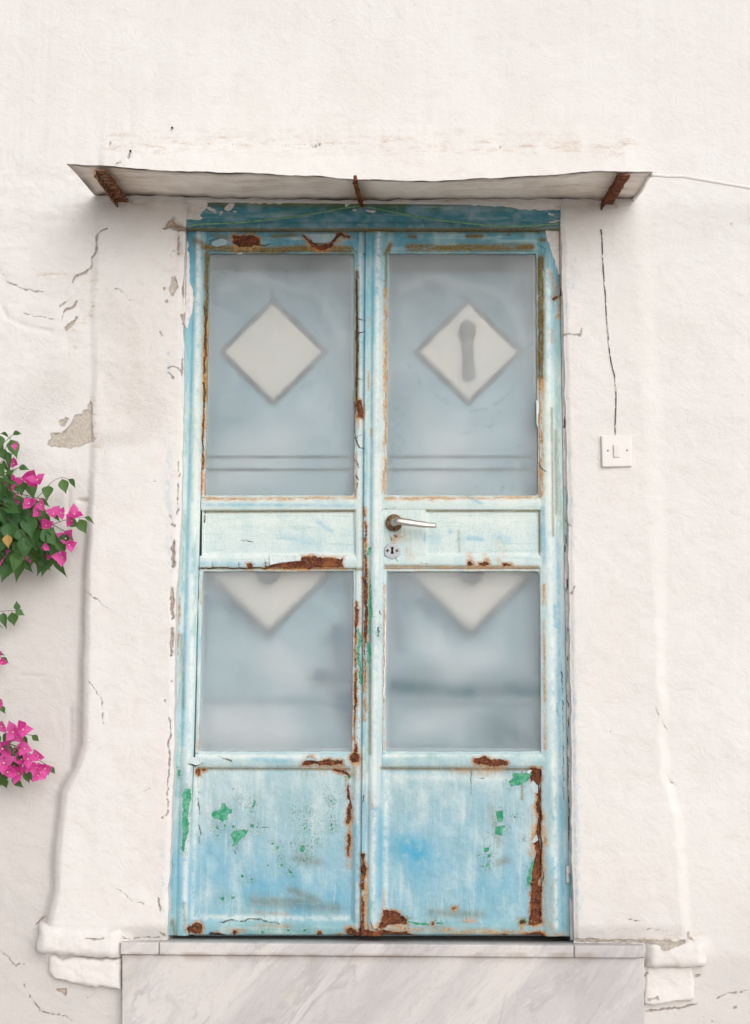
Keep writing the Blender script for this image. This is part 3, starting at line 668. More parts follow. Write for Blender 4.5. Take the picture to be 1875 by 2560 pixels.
def smooth_sharp(me, ang=50):
    me.shade_smooth() if hasattr(me, 'shade_smooth') else None

def axis_pts(L, b, res):
    n = max(2, int(round((L - 2 * b) / res)))
    e = np.array([0, .15, .4, .7]) * b
    return np.concatenate([e, np.linspace(b, L - b, n + 1), L - e[::-1]]) / L

def plate(name, parent, mat, quad, Y, thick, org, b=.003, res=.0028, prof=None, lump=.0003, deco=paint_attrs, extra=None, wob=0.0):
    """a solid plate: quad = corners TL,TR,BR,BL in image pixels at depth Y; prof(s,t,ds,dt)->height towards the street"""
    q = [np.array(xz(p[0], p[1], Y)) for p in quad]
    Lw = (np.linalg.norm(q[1] - q[0]) + np.linalg.norm(q[2] - q[3])) / 2
    Lh = (np.linalg.norm(q[3] - q[0]) + np.linalg.norm(q[2] - q[1])) / 2
    b = min(b, Lw * .3, Lh * .3)
    s = axis_pts(Lw, b, res); t = axis_pts(Lh, b, res)
    S, T = np.meshgrid(s, t)
    p = (q[0][None, None] * ((1 - S) * (1 - T))[..., None] + q[1] * (S * (1 - T))[..., None] + q[2] * (S * T)[..., None] + q[3] * ((1 - S) * T)[..., None])
    ds = np.minimum(S, 1 - S) * Lw; dt = np.minimum(T, 1 - T) * Lh
    y = np.full(S.shape, float(Y))
    for e in (ds, dt):
        r = np.clip(b - e, 0, b)
        y += b - np.sqrt(np.maximum(b * b - r * r, 0))
    y = np.minimum(y, Y + thick * .9)
    X, Z = p[..., 0].copy(), p[..., 1].copy()
    if prof is not None: y -= prof(S, T, S * Lw, T * Lh, Lw, Lh)
    y -= lump * 2 * fbm(X, Z, 38.0, 4, 5)
    if wob:
        k = 1 - sstep(0, .02, np.minimum(ds, dt))
        X += wob * k * fbm(X + 7, Z, 30., 3, 9); Z += wob * k * fbm(X, Z + 5, 30., 3, 12)
    U, V = uv_of(X, Z, Y)
    if mat is M_PAINT:
        y += .0006 * sstep(-1, 1, RUST.sdf(U, V, 3.0))
    nt, ns = S.shape
    co = np.stack([X, y, Z], -1).reshape(-1, 3)
    idx = np.arange(nt * ns).reshape(nt, ns)
    F = np.stack([idx[:-1, :-1], idx[1:, :-1], idx[1:, 1:], idx[:-1, 1:]], -1).reshape(-1, 4)
    ring = np.concatenate([idx[0, :-1], idx[:-1, -1], idx[-1, :0:-1], idx[:0:-1, 0]])
    back = co[ring].copy(); back[:, 1] = Y + thick
    r2 = len(co) + np.arange(len(ring))
    F2 = np.stack([ring, np.roll(ring, -1), np.roll(r2, -1), r2], -1)
    n0 = len(co) + len(ring)
    cc = np.vstack([co, back, [[X.mean(), Y + thick, Z.mean()]]])
    F3 = np.stack([r2, np.roll(r2, -1), np.full(len(ring), n0), np.full(len(ring), n0)], -1)
    me = mesh_np(name, cc, np.vstack([F, F2]), org=org)
    # close the back with a fan of triangles
    import bmesh
    bm = bmesh.new(); bm.from_mesh(me); bm.verts.ensure_lookup_table()
    c = bm.verts[n0]
    for i in range(len(r2)):
        bm.faces.new((bm.verts[int(r2[i])], bm.verts[int(r2[(i + 1) % len(r2)])], c))
    bm.normal_update(); bm.to_mesh(me); bm.free()
    ang = [pl for pl in me.polygons]
    if deco:
        Ua, Va = uv_of(cc[:, 0], cc[:, 2], Y)
        deco(me, Ua, Va, extra=extra) if deco is paint_attrs else deco(me, Ua, Va)
    return link(name, me, mat, parent)

def tube_mesh(name, pts, r, seg=8, org=(0, 0, 0), cap=True, flat=1.0):
    pts = [Vector(p) for p in pts]
    rr = r if isinstance(r, (list, tuple)) else [r] * len(pts)
    co = []; F = []
    up = Vector((0.13, -1, .21)).normalized()
    for i, p in enumerate(pts):
        d = (pts[min(i + 1, len(pts) - 1)] - pts[max(i - 1, 0)]).normalized()
        a = d.cross(up)
        if a.length < .05: a = d.cross(Vector((1, 0, 0)))
        a.normalize(); b_ = d.cross(a).normalized()
        for j in range(seg):
            th = 2 * math.pi * j / seg
            co.append(p + a * math.cos(th) * rr[i] + b_ * math.sin(th) * rr[i] * flat)
    for i in range(len(pts) - 1):
        for j in range(seg):
            F.append((i * seg + j, i * seg + (j + 1) % seg, (i + 1) * seg + (j + 1) % seg, (i + 1) * seg + j))
    me = bpy.data.meshes.new(name)
    co = [c - Vector(org) for c in co]
    if cap: F += [tuple(range(seg))[::-1], tuple(range((len(pts) - 1) * seg, len(pts) * seg))]
    me.from_pydata(co, [], F); me.update()
    for pl in me.polygons: pl.use_smooth = True
    return me

def spline(pts, n=8):
    """Catmull-Rom through points"""
    pts = [Vector(p) for p in pts]
    e = [pts[0] * 2 - pts[1]] + pts + [pts[-1] * 2 - pts[-2]]
    out = []
    for i in range(1, len(e) - 2):
        for k in range(n):
            t = k / n; a, b, c, d = e[i - 1], e[i], e[i + 1], e[i + 2]
            out.append(.5 * ((2 * b) + (c - a) * t + (2 * a - 5 * b + 4 * c - d) * t * t + (3 * b - a - 3 * c + d) * t ** 3))
    out.append(pts[-1])
    return out

def lathe(name, prof, seg, org, axis_y=True):
    """turned piece with its axis along Y: prof = [(radius, y)] around org"""
    co = []; F = []
    for r, y in prof:
        for j in range(seg):
            th = 2 * math.pi * j / seg
            co.append((org[0] + r * math.cos(th), org[1] + y, org[2] + r * math.sin(th)))
    n = len(prof)
    for i in range(n - 1):
        for j in range(seg):
            F.append((i * seg + j, (i + 1) * seg + j, (i + 1) * seg + (j + 1) % seg, i * seg + (j + 1) % seg))
    F += [tuple(range(seg)), tuple(range((n - 1) * seg, n * seg))[::-1]]
    return co, F

def mesh_simple(name, co, F, org=(0, 0, 0), smooth=False):
    me = bpy.data.meshes.new(name)
    me.from_pydata([tuple(np.array(c) - np.array(org)) for c in co], [], F); me.update()
    if smooth:
        for p in me.polygons: p.use_smooth = True
    return me

def box_co(x0, x1, y0, y1, z0, z1):
    co = [(x0, y0, z0), (x1, y0, z0), (x1, y1, z0), (x0, y1, z0), (x0, y0, z1), (x1, y0, z1), (x1, y1, z1), (x0, y1, z1)]
    F = [(0, 3, 2, 1), (4, 5, 6, 7), (0, 1, 5, 4), (1, 2, 6, 5), (2, 3, 7, 6), (3, 0, 4, 7)]
    return co, F

# ------------------------------------------------------------------ street
me = bpy.data.meshes.new('street')
me.from_pydata([(-60, -60, 0), (60, -60, 0), (60, 60, 0), (-60, 60, 0)], [], [(0, 1, 2, 3)])
tag(link('street_paving', me, M_STONE), kind='structure')

# ------------------------------------------------------------------ the plastered wall (height field with the door opening)
OPL = [(500, 411), (600, 404), (680, 403), (760, 405), (900, 404), (1100, 401), (1200, 398), (1300, 392), (1450, 388), (1700, 385), (1900, 376), (2070, 369)]
OPR = [(500, 1236), (700, 1240), (900, 1246), (1100, 1251), (1300, 1253), (1600, 1257), (1900, 1259), (2075, 1264)]
def edge_x(tab):
    z = []; x = []
    for v, u in tab:
        a, b = xz(u, v, 0.0); x.append(float(a)); z.append(float(b))
    return np.array(z[::-1]), np.array(x[::-1])
zl_, xl_ = edge_x(OPL); zr_, xr_ = edge_x(OPR)
XL, XR = float(np.mean(xl_)), float(np.mean(xr_))
ZB = float(xz(820, 2082, 0)[1]); ZT = float(xz(826, 447, 0)[1])
RES = .0042
def dense(a, b, lo, hi, fix):
    n = int((b - a) / RES)
    g = np.linspace(a, b, n + 1)
    for f in fix: g[np.argmin(abs(g - f))] = f
    left = a - np.cumsum(np.linspace(.02, .35, 14)); left = left[left > lo]
    right = b + np.cumsum(np.linspace(.02, .35, 14)); right = right[right < hi]
    return np.concatenate([[lo], left[::-1], g, right, [hi]])
gx = dense(-1.22, 1.22, -4.5, 4.5, [XL, XR]); gz = dense(.25, 3.22, 0.0, 4.6, [ZB, ZT])
iL, iR = int(np.argmin(abs(gx - XL))), int(np.argmin(abs(gx - XR)))
jB, jT = int(np.argmin(abs(gz - ZB))), int(np.argmin(abs(gz - ZT)))
X, Z = np.meshgrid(gx, gz)
jit = .0035 * fbm(Z[:, :1], Z[:, :1] * 0, 24., 4, 77)
wl = np.interp(Z[:, :1], zl_, xl_) - XL + jit; wr = np.interp(Z[:, :1], zr_, xr_) - XR + jit[::-1]
X = X + wl * np.exp(-np.abs(X - XL) / .05) + wr * np.exp(-np.abs(X - XR) / .05)
U, V = uv_of(X, Z, 0.0)
# outline of the raised surround
SURL = [(250, 232), (300, 228), (345, 222), (440, 214), (560, 210), (700, 206), (980, 204), (1100, 203), (1200, 196), (1300, 190), (1500, 186), (1640, 181), (1690, 166), (1745, 138), (1850, 130), (1960, 123), (2040, 105), (2120, 100), (2600, 100)]
SURR = [(250, 1400), (440, 1402), (600, 1424), (900, 1436), (1350, 1455), (1700, 1462), (1800, 1490), (2060, 1512), (2600, 1512)]
uL = np.interp(V, [a for a, _ in SURL], [b for _, b in SURL]) + 4 * fbm(U * 0, V, 1 / 110., 2, 21)
uR = np.interp(V, [a for a, _ in SURR], [b for _, b in SURR]) + 5 * fbm(U * 0, V, 1 / 60., 3, 22)
top = sstep(314, 332, V + 8 * fbm(U, V * 0, 1 / 70., 4, 23))
wL = 10 + 9 * sstep(1000, 1500, V); wR = 26.0 - 13 * sstep(1100, 1500, V)
inL = sstep(-1, 1, (U - uL) / wL); inR = sstep(-1, 1, (uR - U) / wR)
sur = inL * inR * top * (1 - sstep(2030, 2078, V))
hL = .008 + .024 * sstep(950, 1300, V)
hgt = sur * (hL * (1 - sstep(500, 1100, U)) + (.010 + .008 * sstep(1100, 1700, V)) * sstep(500, 1100, U)) - .028
hgt = hgt - .028 * 0
# broad undulation and trowel work
hgt += .010 * fbm(X, Z, 1.6, 3, 51) + .0050 * fbm(X, Z * 1.1, 4., 4, 55) + .0016 * fbm(X, Z * 1.3, 20., 4, 61)
hgt += .0058 * fbm(X + Z * .3, Z * 2.0 - X * .5, 9., 5, 65, .55) * np.maximum(sstep(430, 150, U) * sstep(1150, 500, V), .35 * sstep(300, 100, V))
# old shallow runs on the lower left
def dent(pts, depth, r):
    d = np.maximum(chain_d([(a, b, 0) for a, b in pts], U, V), 0)
    return depth * np.exp(-(d / r) ** 2)
hgt -= dent([(158, 1560), (160, 1700)], .0028, 9) + dent([(122, 1560), (135, 1620)], .0015, 8) + dent([(45, 1487), (95, 1490)], .002, 4)
hgt -= dent([(150, 1180), (150, 1080)], .004, 5) + dent([(175, 1103), (188, 1103)], .012, 4)
hgt += dent([(105, 2078), (262, 2080)], .022, 26) + dent([(1424, 2092), (1535, 2095)], .016, 24)
hgt -= dent([(0, 670), (15, 700), (60, 720), (110, 730)], .004, 6)
BARE, WCR = Field(), Field()
w7 = lambda *p: Zm(p, 0, 500, 3.223)
BARE.p(*w7((725, 1620), (742, 1640), (745, 1900), (768, 1935), (700, 1962), (640, 1985), (560, 2000), (470, 1990), (410, 1985), (382, 1970), (420, 1930), (415, 1890), (440, 1880), (500, 1882), (535, 1850), (565, 1820), (585, 1790), (605, 1730), (640, 1740), (680, 1700), (712, 1690)))
BARE.c(*w7((500, 1800, 22), (530, 1765, 12))).c(*w7((1400, 640, 14), (1405, 690, 26), (1390, 720, 20), (1390, 770, 8))).c(*w7((1345, 815, 10))).c(*w7((1325, 720, 10)))
BARE.c(*w7((1330, 235, 4), (1380, 190, 14), (1400, 230, 18), (1450, 245, 14)))
BARE.c(*w7((530, 1035, 12), (575, 1000, 12), (605, 965, 6)))
BARE.c(*Zm([(765, 1035, 6), (840, 1020, 8)], 1400, 2200, 3.478))
BARE.c(*Zm([(150, 520, 12), (260, 525, 14), (420, 525, 10), (600, 530, 14), (720, 525, 10), (800, 545, 16), (950, 540, 24), (900, 590, 18), (1080, 530, 14)], 1400, 2200, 3.478))
BARE.c(*Zm([(380, 1190, 10), (384, 1300, 9), (384, 1400, 9)], 400, 900, 3.0)) if False else None
SLOT = Field().c((385, 1192, 1), (384, 1210, 3), (384, 1250, 3)).c((382, 1300, 3), (383, 1340, 3), (383, 1365, 2)).c((382, 1385, 2), (382, 1420, 3), (380, 1445, 1))
for L in [
    w7((875, 235, 3), (800, 270, 4), (775, 310, 6), (780, 370, 7), (770, 420, 8), (735, 480, 7), (735, 550, 9), (700, 575, 7), (650, 600, 6), (600, 620, 7), (585, 660, 5)),
    w7((615, 815, 5), (590, 860, 8), (540, 875, 6), (515, 890, 5), (500, 970, 2)), w7((480, 860, 3), (505, 850, 4), (560, 800, 3)),
    w7((615, 940, 8), (600, 975, 6)), w7((0, 560, 3), (50, 660, 4), (200, 720, 4), (350, 740, 2)), w7((190, 915, 2), (300, 935, 3), (480, 970, 2)),
    w7((940, 715, 2), (1000, 760, 2), (1080, 850, 2)), w7((1350, 1360, 5), (1385, 1345, 4), (1420, 1345, 5), (1455, 1380, 5)), w7((1350, 1390, 6), (1395, 1435, 6)),
    w7((1320, 235, 8), (1370, 225, 12), (1380, 180, 16), (1410, 215, 14), (1440, 240, 16), (1500, 245, 12)), w7((1445, 290, 5), (1442, 400, 5), (1438, 440, 4)), w7((1440, 440, 3), (1395, 420, 3), (1380, 460, 3)),
    w7((1290, 1060, 2), (1320, 1110, 2)), w7((1475, 650, 4), (1470, 760, 5)), w7((1470, 930, 6), (1475, 1000, 5)), w7((1468, 1270, 4), (1462, 1420, 3)),
    Zm([(0, 590, 2), (70, 640, 3), (130, 710, 4), (150, 690, 4), (200, 705, 3)], 0, 2200, 3.304), Zm([(180, 840, 2), (240, 940, 2), (330, 1080, 3), (450, 1110, 4), (550, 1125, 4), (600, 1165, 3)], 0, 2200, 3.304),
    Zm([(300, 370, 5), (340, 320, 7), (385, 295, 4)], 0, 2200, 3.304), Zm([(480, 905, 12), (530, 920, 20), (545, 940, 10)], 0, 2200, 3.304),
    Zm([(1320, 130, 5), (1335, 220, 6), (1330, 250, 5)], 0, 2200, 3.304), Zm([(1330, 430, 7), (1360, 460, 8)], 0, 2200, 3.304), Zm([(720, 480, 3), (860, 482, 6)], 0, 2200, 3.304), Zm([(980, 480, 4), (1320, 470, 3)], 0, 2200, 3.304), Zm([(900, 10, 1), (1050, 100, 2), (1090, 160, 2), (1200, 180, 1)], 0, 2200, 3.304),
    Zm([(1360, 1025, 3), (1450, 985, 4), (1560, 975, 4), (1652, 955, 3)], 1400, 2200, 3.478), Zm([(1500, 1110, 3), (1540, 1100, 5)], 1400, 2200, 3.478), Zm([(1105, 450, 8), (1110, 490, 10), (1150, 510, 8)], 1400, 2200, 3.478),
    Zm([(740, 415, 2), (860, 430, 3), (920, 450, 1)], 1400, 2200, 3.478), Zm([(580, 335, 3), (690, 350, 3), (740, 380, 2)], 1400, 2200, 3.478), Zm([(1180, 830, 12), (1215, 820, 8)], 1400, 2200, 3.478), Zm([(745, 825, 12), (770, 815, 8)], 1400, 2200, 3.478), Zm([(745, 1140, 6), (900, 1120, 8), (1060, 1110, 7), (1190, 1070, 5)], 1400, 2200, 3.478),
    Zm([(100, 20, 3), (70, 60, 3)], 1400, 2200, 3.478),
    Zm([(1400, 377, 7), (1450, 380, 4), (1510, 392, 3), (1525, 340, 2)], 900, 700, 2.753), Zm([(1415, 940, 4), (1405, 1010, 8)], 900, 700, 2.753), Zm([(1370, 30, 4), (1385, 100, 10)], 900, 700, 2.753),
    Zm([(430, 1490, 4), (455, 1540, 5), (480, 1580, 3)], 1300, 900, 3.76), Zm([(425, 1640, 3), (435, 1700, 6), (425, 1800, 5)], 1300, 900, 3.76), Zm([(445, 2060, 6), (440, 2140, 6)], 1300, 900, 3.76), Zm([(500, 2140, 4), (475, 2200, 5)], 1300, 900, 3.76),
    Zm([(440, 270, 6), (450, 290, 8)], 1300, 1500, 3.76), Zm([(440, 530, 4), (442, 580, 4)], 1300, 1500, 3.76), Zm([(445, 900, 4), (450, 1000, 5)], 1300, 1500, 3.76), Zm([(450, 1110, 4), (455, 1190, 5)], 1300, 1500, 3.76), Zm([(445, 1280, 3), (445, 1370, 3)], 1300, 1500, 3.76), Zm([(452, 1470, 4), (455, 1600, 5), (455, 1750, 4), (460, 1900, 5), (465, 2050, 7), (465, 2250, 7)], 1300, 1500, 3.76),
    Zm([(165, 1100, 3), (185, 1130, 5), (185, 1250, 4), (165, 1350, 8), (180, 1450, 7), (175, 1600, 5), (165, 1700, 5), (160, 1820, 3), (165, 1900, 5), (163, 2010, 4), (100, 2040, 3)], 380, 1500, 3.76),
    Zm([(130, 920, 4), (140, 960, 5)], 380, 1500, 3.76), Zm([(200, 770, 5)], 380, 1500, 3.76),
    Zm([(250, 960, 2), (260, 1100, 3), (245, 1250, 3), (250, 1400, 4), (245, 1450, 7)], 380, 900, 3.76), Zm([(100, 1310, 1), (185, 1480, 3), (190, 1560, 5), (230, 1570, 5)], 380, 900, 3.76), Zm([(0, 1140, 1), (110, 1165, 2)], 380, 900, 3.76),
    [(258, 364, 1), (285, 348, 1.6), (305, 337, 2.6), (322, 327, 2)], [(190, 1305, .6), (215, 1320, 1), (240, 1340, .8)], [(200, 1500, .5), (228, 1540, .8), (232, 1600, .5)],
    [(1440, 1560, .5), (1475, 1620, .6)], [(1470, 1710, .6), (1485, 1730, .9)],
]: WCR.c(*L)
for i in range(26):     # broken ledge line above the canopy
    u0 = rnd.uniform(232, 1390); v0 = 322 + rnd.uniform(-10, 8) + (14 if u0 > 780 and rnd.random() < .4 else 0)
    if u0 > 1395: continue
    pts = [(u0 + q * rnd.uniform(8, 14), v0 + rnd.uniform(-4, 4), rnd.uniform(-.8, .1)) for q in range(rnd.randint(2, 4))]
    WCR.c(*pts)
for i in range(60):     # hair cracks scattered over the lime
    u0, v0 = rnd.uniform(-20, 1680), rnd.uniform(-20, 2280)
    if 400 < u0 < 1250 and v0 > 440: continue
    a = rnd.uniform(-.5, .5) + (math.pi / 2 if rnd.random() < .25 else 0); pts = []
    for q in range(rnd.randint(2, 5)):
        pts.append((u0, v0, rnd.uniform(-.9, .1))); u0 += 9 * math.cos(a); v0 += 9 * math.sin(a); a += rnd.uniform(-.6, .6)
    WCR.c(*pts)
bareS = BARE.sdf(U, V); crS = WCR.sdf(U, V, 6.0)
WBL, WRO, WST, WGR, WGY, WWM = [Field() for _ in range(6)]
for r, a, L in [(5, .8, [(372, 780), (370, 820)]), (7, .5, [(372, 960), (372, 1060), (375, 1200), (378, 1260)]), (5, .4, [(405, 700), (404, 900)]), (6, .5, [(1262, 1350), (1262, 1500)]), (8, .6, [(1262, 1500), (1264, 1700), (1268, 1850), (1272, 2020)]), (6, .5, [(1250, 620), (1246, 700)]), (8, .35, [(1255, 1000), (1258, 1200)]), (6, .5, [(360, 1850), (365, 2040)]), (6, .4, [(1262, 560), (1262, 640)])]: WBL.g(r, a, *L)
for r, a, L in [(70, .42, [(290, 820), (320, 920)]), (50, .4, [(240, 700), (300, 760)]), (40, .4, [(340, 820), (350, 900)]), (20, .5, [(230, 970), (330, 955)]), (60, .5, [(120, 860), (60, 900)])]: WRO.g(r, a, *L)
for r, a, L in [(14, .8, [(240, 320), (320, 322), (420, 305), (540, 325), (780, 325), (1000, 330), (1390, 330)]), (10, .6, [(500, 300), (620, 312)]), (9, .8, [(210, 640), (205, 690), (180, 720)]), (14, .5, [(160, 680), (215, 610)]), (6, .7, [(85, 603), (150, 605)]), (16, .5, [(150, 690), (170, 760)]), (12, .7, [(215, 1000), (205, 880)]), (12, .5, [(230, 560), (270, 565)]),
                (20, .4, [(230, 446), (420, 452)]), (24, .6, [(420, 450), (1240, 440)]), (20, .45, [(1250, 452), (1380, 450)]), (8, .8, [(285, 445), (300, 455)]), (8, .8, [(1345, 450), (1355, 460)]), (20, .3, [(380, 560), (385, 700)]), (8, .6, [(1270, 2065), (1420, 2068), (1540, 2062)]), (10, .5, [(185, 1100), (180, 1125)]), (16, .3, [(320, 330), (370, 350)]),
                (8, .35, [(1400, 0), (1405, 60)]), (9, .3, [(620, 50), (690, 45)]), (5, .4, [(45, 1488), (92, 1490)]), (7, .4, [(90, 2030), (100, 2010)]), (8, .5, [(400, 958)])]: WST.g(r, a, *L)
for r, a, L in [(8, 1., [(376, 497), (392, 498), (408, 506)]), (5, 1., [(383, 485), (388, 500)]), (8, .5, [(395, 520), (397, 560)]), (8, .2, [(260, 450), (330, 460)]), (8, .3, [(1240, 460), (1300, 458)]), (3, .1, [(384, 1200), (384, 1250)]), (4, .3, [(158, 1560), (158, 1690)]), (5, .25, [(188, 1300), (183, 1640)]), (4, .5, [(186, 1104)]), (6, .8, [(280, 443), (290, 447)]), (6, .8, [(1330, 449), (1348, 452)])]: WGR.g(r, a, *L)
for r, a, L in [(90, .8, [(300, 700), (300, 900)]), (120, .7, [(100, 1400), (120, 1600), (40, 1900)]), (160, .6, [(60, 2200), (1600, 2300)]), (120, .5, [(300, 1500), (300, 1900)]), (110, .4, [(1330, 900), (1330, 1500)])]: WWM.g(r, a, *L)
uv2 = (U, V)
A = np.stack([bareS, crS, WBL.soft(U, V), WRO.soft(U, V)], -1)
shade_zone = (1 - sstep(-26, 2, U - uL)) * .0 + (1 - sstep(-4, 5, U - uL)) * sstep(960, 1250, V) * (.55 + .45 * np.exp(-np.maximum(uL - U, 0) / 22.))  # shading left of the surround edge, painted as a greyer tone
shade_zone = np.maximum(shade_zone, .5 * sstep(2080, 2200, V) + .25 * sstep(1900, 2100, V) * (U > 600))
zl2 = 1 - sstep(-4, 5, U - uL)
shade_zone = np.clip(shade_zone + .3 * sstep(1700, 2100, V) * zl2, 0, 1) * (1 - sstep(2085, 2130, V)) + .85 * sstep(2085, 2130, V) * (1 - .35 * sstep(600, 1600, U))  # lower wall greyed in colour for the weaker light near the street
B = np.stack([WST.soft(U, V), WGR.soft(U, V), shade_zone, WWM.soft(U, V)], -1)
slotS = SLOT.sdf(U, V); crS = np.maximum(crS, np.minimum(slotS, 2.0)); A[..., 1] = crS
hgt -= .009 * sstep(-1.5, 1.5, slotS)
hgt -= .0022 * sstep(-1, 2, bareS) + .0014 * sstep(-1.5, .8, crS)
hgt += .0035 * fbm(X * .8, Z * 2.4, 16., 4, 67) * np.exp(-((V - 330) / 28.) ** 2) * sstep(200, 260, U) * sstep(1430, 1380, U)
hgt += .0022 * fbm(X + Z * .5, Z - X * .3, 30., 4, 69) * np.exp(-((U - 300) / 90.) ** 4) * np.exp(-((V - 780) / 210.) ** 4)
# rounded arris at the opening
band = (Z > ZB - .001) & (Z < ZT + .02)
dop = np.where(band, np.minimum(np.abs(X - (XL + wl)), np.abs(X - (XR + wr))), 1.0)
hgt -= .006 * (1 - sstep(0, .014, dop))
Yw = -hgt - .028
Yw = Yw + 0.0
nz_, nx_ = X.shape
co = np.stack([X, Yw, Z], -1)
idx = np.arange(nz_ * nx_).reshape(nz_, nx_)
F = np.stack([idx[:-1, :-1], idx[:-1, 1:], idx[1:, 1:], idx[1:, :-1]], -1)
ci, cj = np.meshgrid(np.arange(nx_ - 1), np.arange(nz_ - 1))
hole = (ci >= iL) & (ci < iR) & (cj >= jB) & (cj < jT)
Uc = (U[:-1, :-1] + U[1:, 1:]) / 2; Vc = (V[:-1, :-1] + V[1:, 1:]) / 2
surc = ((sur[:-1, :-1] > .5) & (Vc < 2300)) & ~hole
wall = thing('whitewashed_wall', 'old whitewashed plaster wall around the blue double door', 'wall', (0, 0, 0))
cof = co.reshape(-1, 3); Af = A.reshape(-1, 4); Bf = B.reshape(-1, 4)
def sub_mesh(name, Fs, extra_co=None):
    used = np.unique(Fs); mp = np.full(len(cof), -1); mp[used] = np.arange(len(used))
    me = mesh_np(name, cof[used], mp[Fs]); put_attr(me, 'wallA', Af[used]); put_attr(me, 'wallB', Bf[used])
    return me
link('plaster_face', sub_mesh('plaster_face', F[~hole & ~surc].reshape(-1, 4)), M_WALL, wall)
sf = F[surc].reshape(-1, 4)
sm = sub_mesh('door_surround', sf)
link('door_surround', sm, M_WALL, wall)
# reveals (return faces of the opening) as a closed loop strip
loop = [idx[j, iL] for j in range(jB, jT)] + [idx[jT, i] for i in range(iL, iR)] + [idx[j, iR] for j in range(jT, jB, -1)] + [idx[jB, i] for i in range(iR, iL, -1)]
fr = cof[loop]; m_ = len(loop)
layers = [fr]
for d in (.02, .06, .3):
    q = fr.copy(); q[:, 1] = fr[:, 1] * (0 if d > .05 else 1) + d; layers.append(q)
co_r = np.vstack(layers); Fr = []
for k in range(3):
    for i in range(m_):
        a, b_ = k * m_ + i, k * m_ + (i + 1) % m_
        Fr.append((a, b_, b_ + m_, a + m_))
me = mesh_np('reveal', co_r, Fr)
put_attr(me, 'wallA', np.vstack([Af[loop]] * 4)); put_attr(me, 'wallB', np.vstack([Bf[loop]] * 4))
link('reveal', me, M_WALL, wall)
# masonry behind the plaster so the wall has thickness: two flanks, a head and a foot piece
for (x0, x1, z0, z1) in [(-4.5, XL - .03, 0, 4.6), (XR + .03, 4.5, 0, 4.6), (XL - .03, XR + .03, ZT + .03, 4.6), (XL - .03, XR + .03, 0, ZB - .03)]:
    c_, f_ = box_co(x0 + .001, x1 - .001, .06, .42, z0, z1)
    link('masonry', mesh_simple('masonry', c_, f_), M_STONE, wall)

def wall_deco(me, U, V):
    n = len(U)
    put_attr(me, 'wallA', np.stack([BARE.sdf(U, V), WCR.sdf(U, V, 6.0), U * 0, U * 0], -1))
    put_attr(me, 'wallB', np.stack([WST.soft(U, V), WGR.soft(U, V), U * 0, U * 0 + .5], -1))
# lumpy plinth mouldings either side of the step
def roll(h):
    return lambda S, T, a, b, Lw, Lh: h * np.sqrt(np.clip(1 - (2 * T - 1) ** 2, 0, 1)) * sstep(0, .03, np.minimum(a, Lw - a) + (.03 if False else 0)) + .0035 * fbm(a * 1.0, b * 1.0, 14., 3, 71) + .0012 * fbm(a, b, 50., 3, 73)
plate('plinth_roll', wall, M_WALL, [(82, 2038), (266, 2046), (266, 2112), (78, 2102)], -.036, .11, (0, 0, 0), b=.018, res=.004, prof=roll(.014), lump=.0012, deco=wall_deco, wob=.008)
plate('plinth_step', wall, M_WALL, [(108, 2108), (267, 2111), (267, 2186), (116, 2160)], -.022, .11, (0, 0, 0), b=.012, res=.004, prof=roll(.006), lump=.0008, deco=wall_deco, wob=.011)
plate('plinth_roll', wall, M_WALL, [(1422, 2070), (1556, 2074), (1556, 2132), (1422, 2132)], -.030, .13, (0, 0, 0), b=.018, res=.004, prof=roll(.014), lump=.0012, deco=wall_deco, wob=.008)
plate('plinth_step', wall, M_WALL, [(1421, 2128), (1530, 2128), (1528, 2206), (1421, 2214)], -.010, .11, (0, 0, 0), b=.012, res=.004, prof=lambda S, T, a, b, Lw, Lh: .012 * sstep(.5, .95, T) + .003 * fbm(a, b, 20., 3, 75), lump=.0008, deco=wall_deco, wob=.008)

# ------------------------------------------------------------------ marble step
def mar_deco(me, U, V):
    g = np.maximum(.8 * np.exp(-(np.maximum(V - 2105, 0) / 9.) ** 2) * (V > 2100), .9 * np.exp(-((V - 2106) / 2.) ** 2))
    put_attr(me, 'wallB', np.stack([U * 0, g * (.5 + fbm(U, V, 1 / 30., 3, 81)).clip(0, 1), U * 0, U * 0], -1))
step = thing('marble_step', 'white marble doorstep with grey veins under the blue door', 'doorstep', (0, -.03, 0))
O = (0, -.03, 0)
z0v = 2900
plate('riser_slab', step, M_MARBLE, [(269, 2103), (1419, 2110), (1419, 2980), (269, 2980)], -.033, .036, O, b=.002, res=.02, deco=mar_deco, lump=0.0)
for a, b_ in [(265, 349.2), (350.6, 1264), (1265.4, 1421)]:
    f = lambda u: 2076 + (u - 265) * .0068
    pr = None
    if b_ > 1400: pr = lambda S, T, s_, t_, Lw, Lh: -.012 * sstep(Lw - .03, Lw, s_) * 1.0
    plate('sill_slab', step, M_MARBLE, [(a, f(a)), (b_, f(b_)), (b_, f(b_) + 27), (a, f(a) + 27)], -.048, .080, O, b=.004, res=.006, deco=mar_deco, lump=.0001, prof=pr)

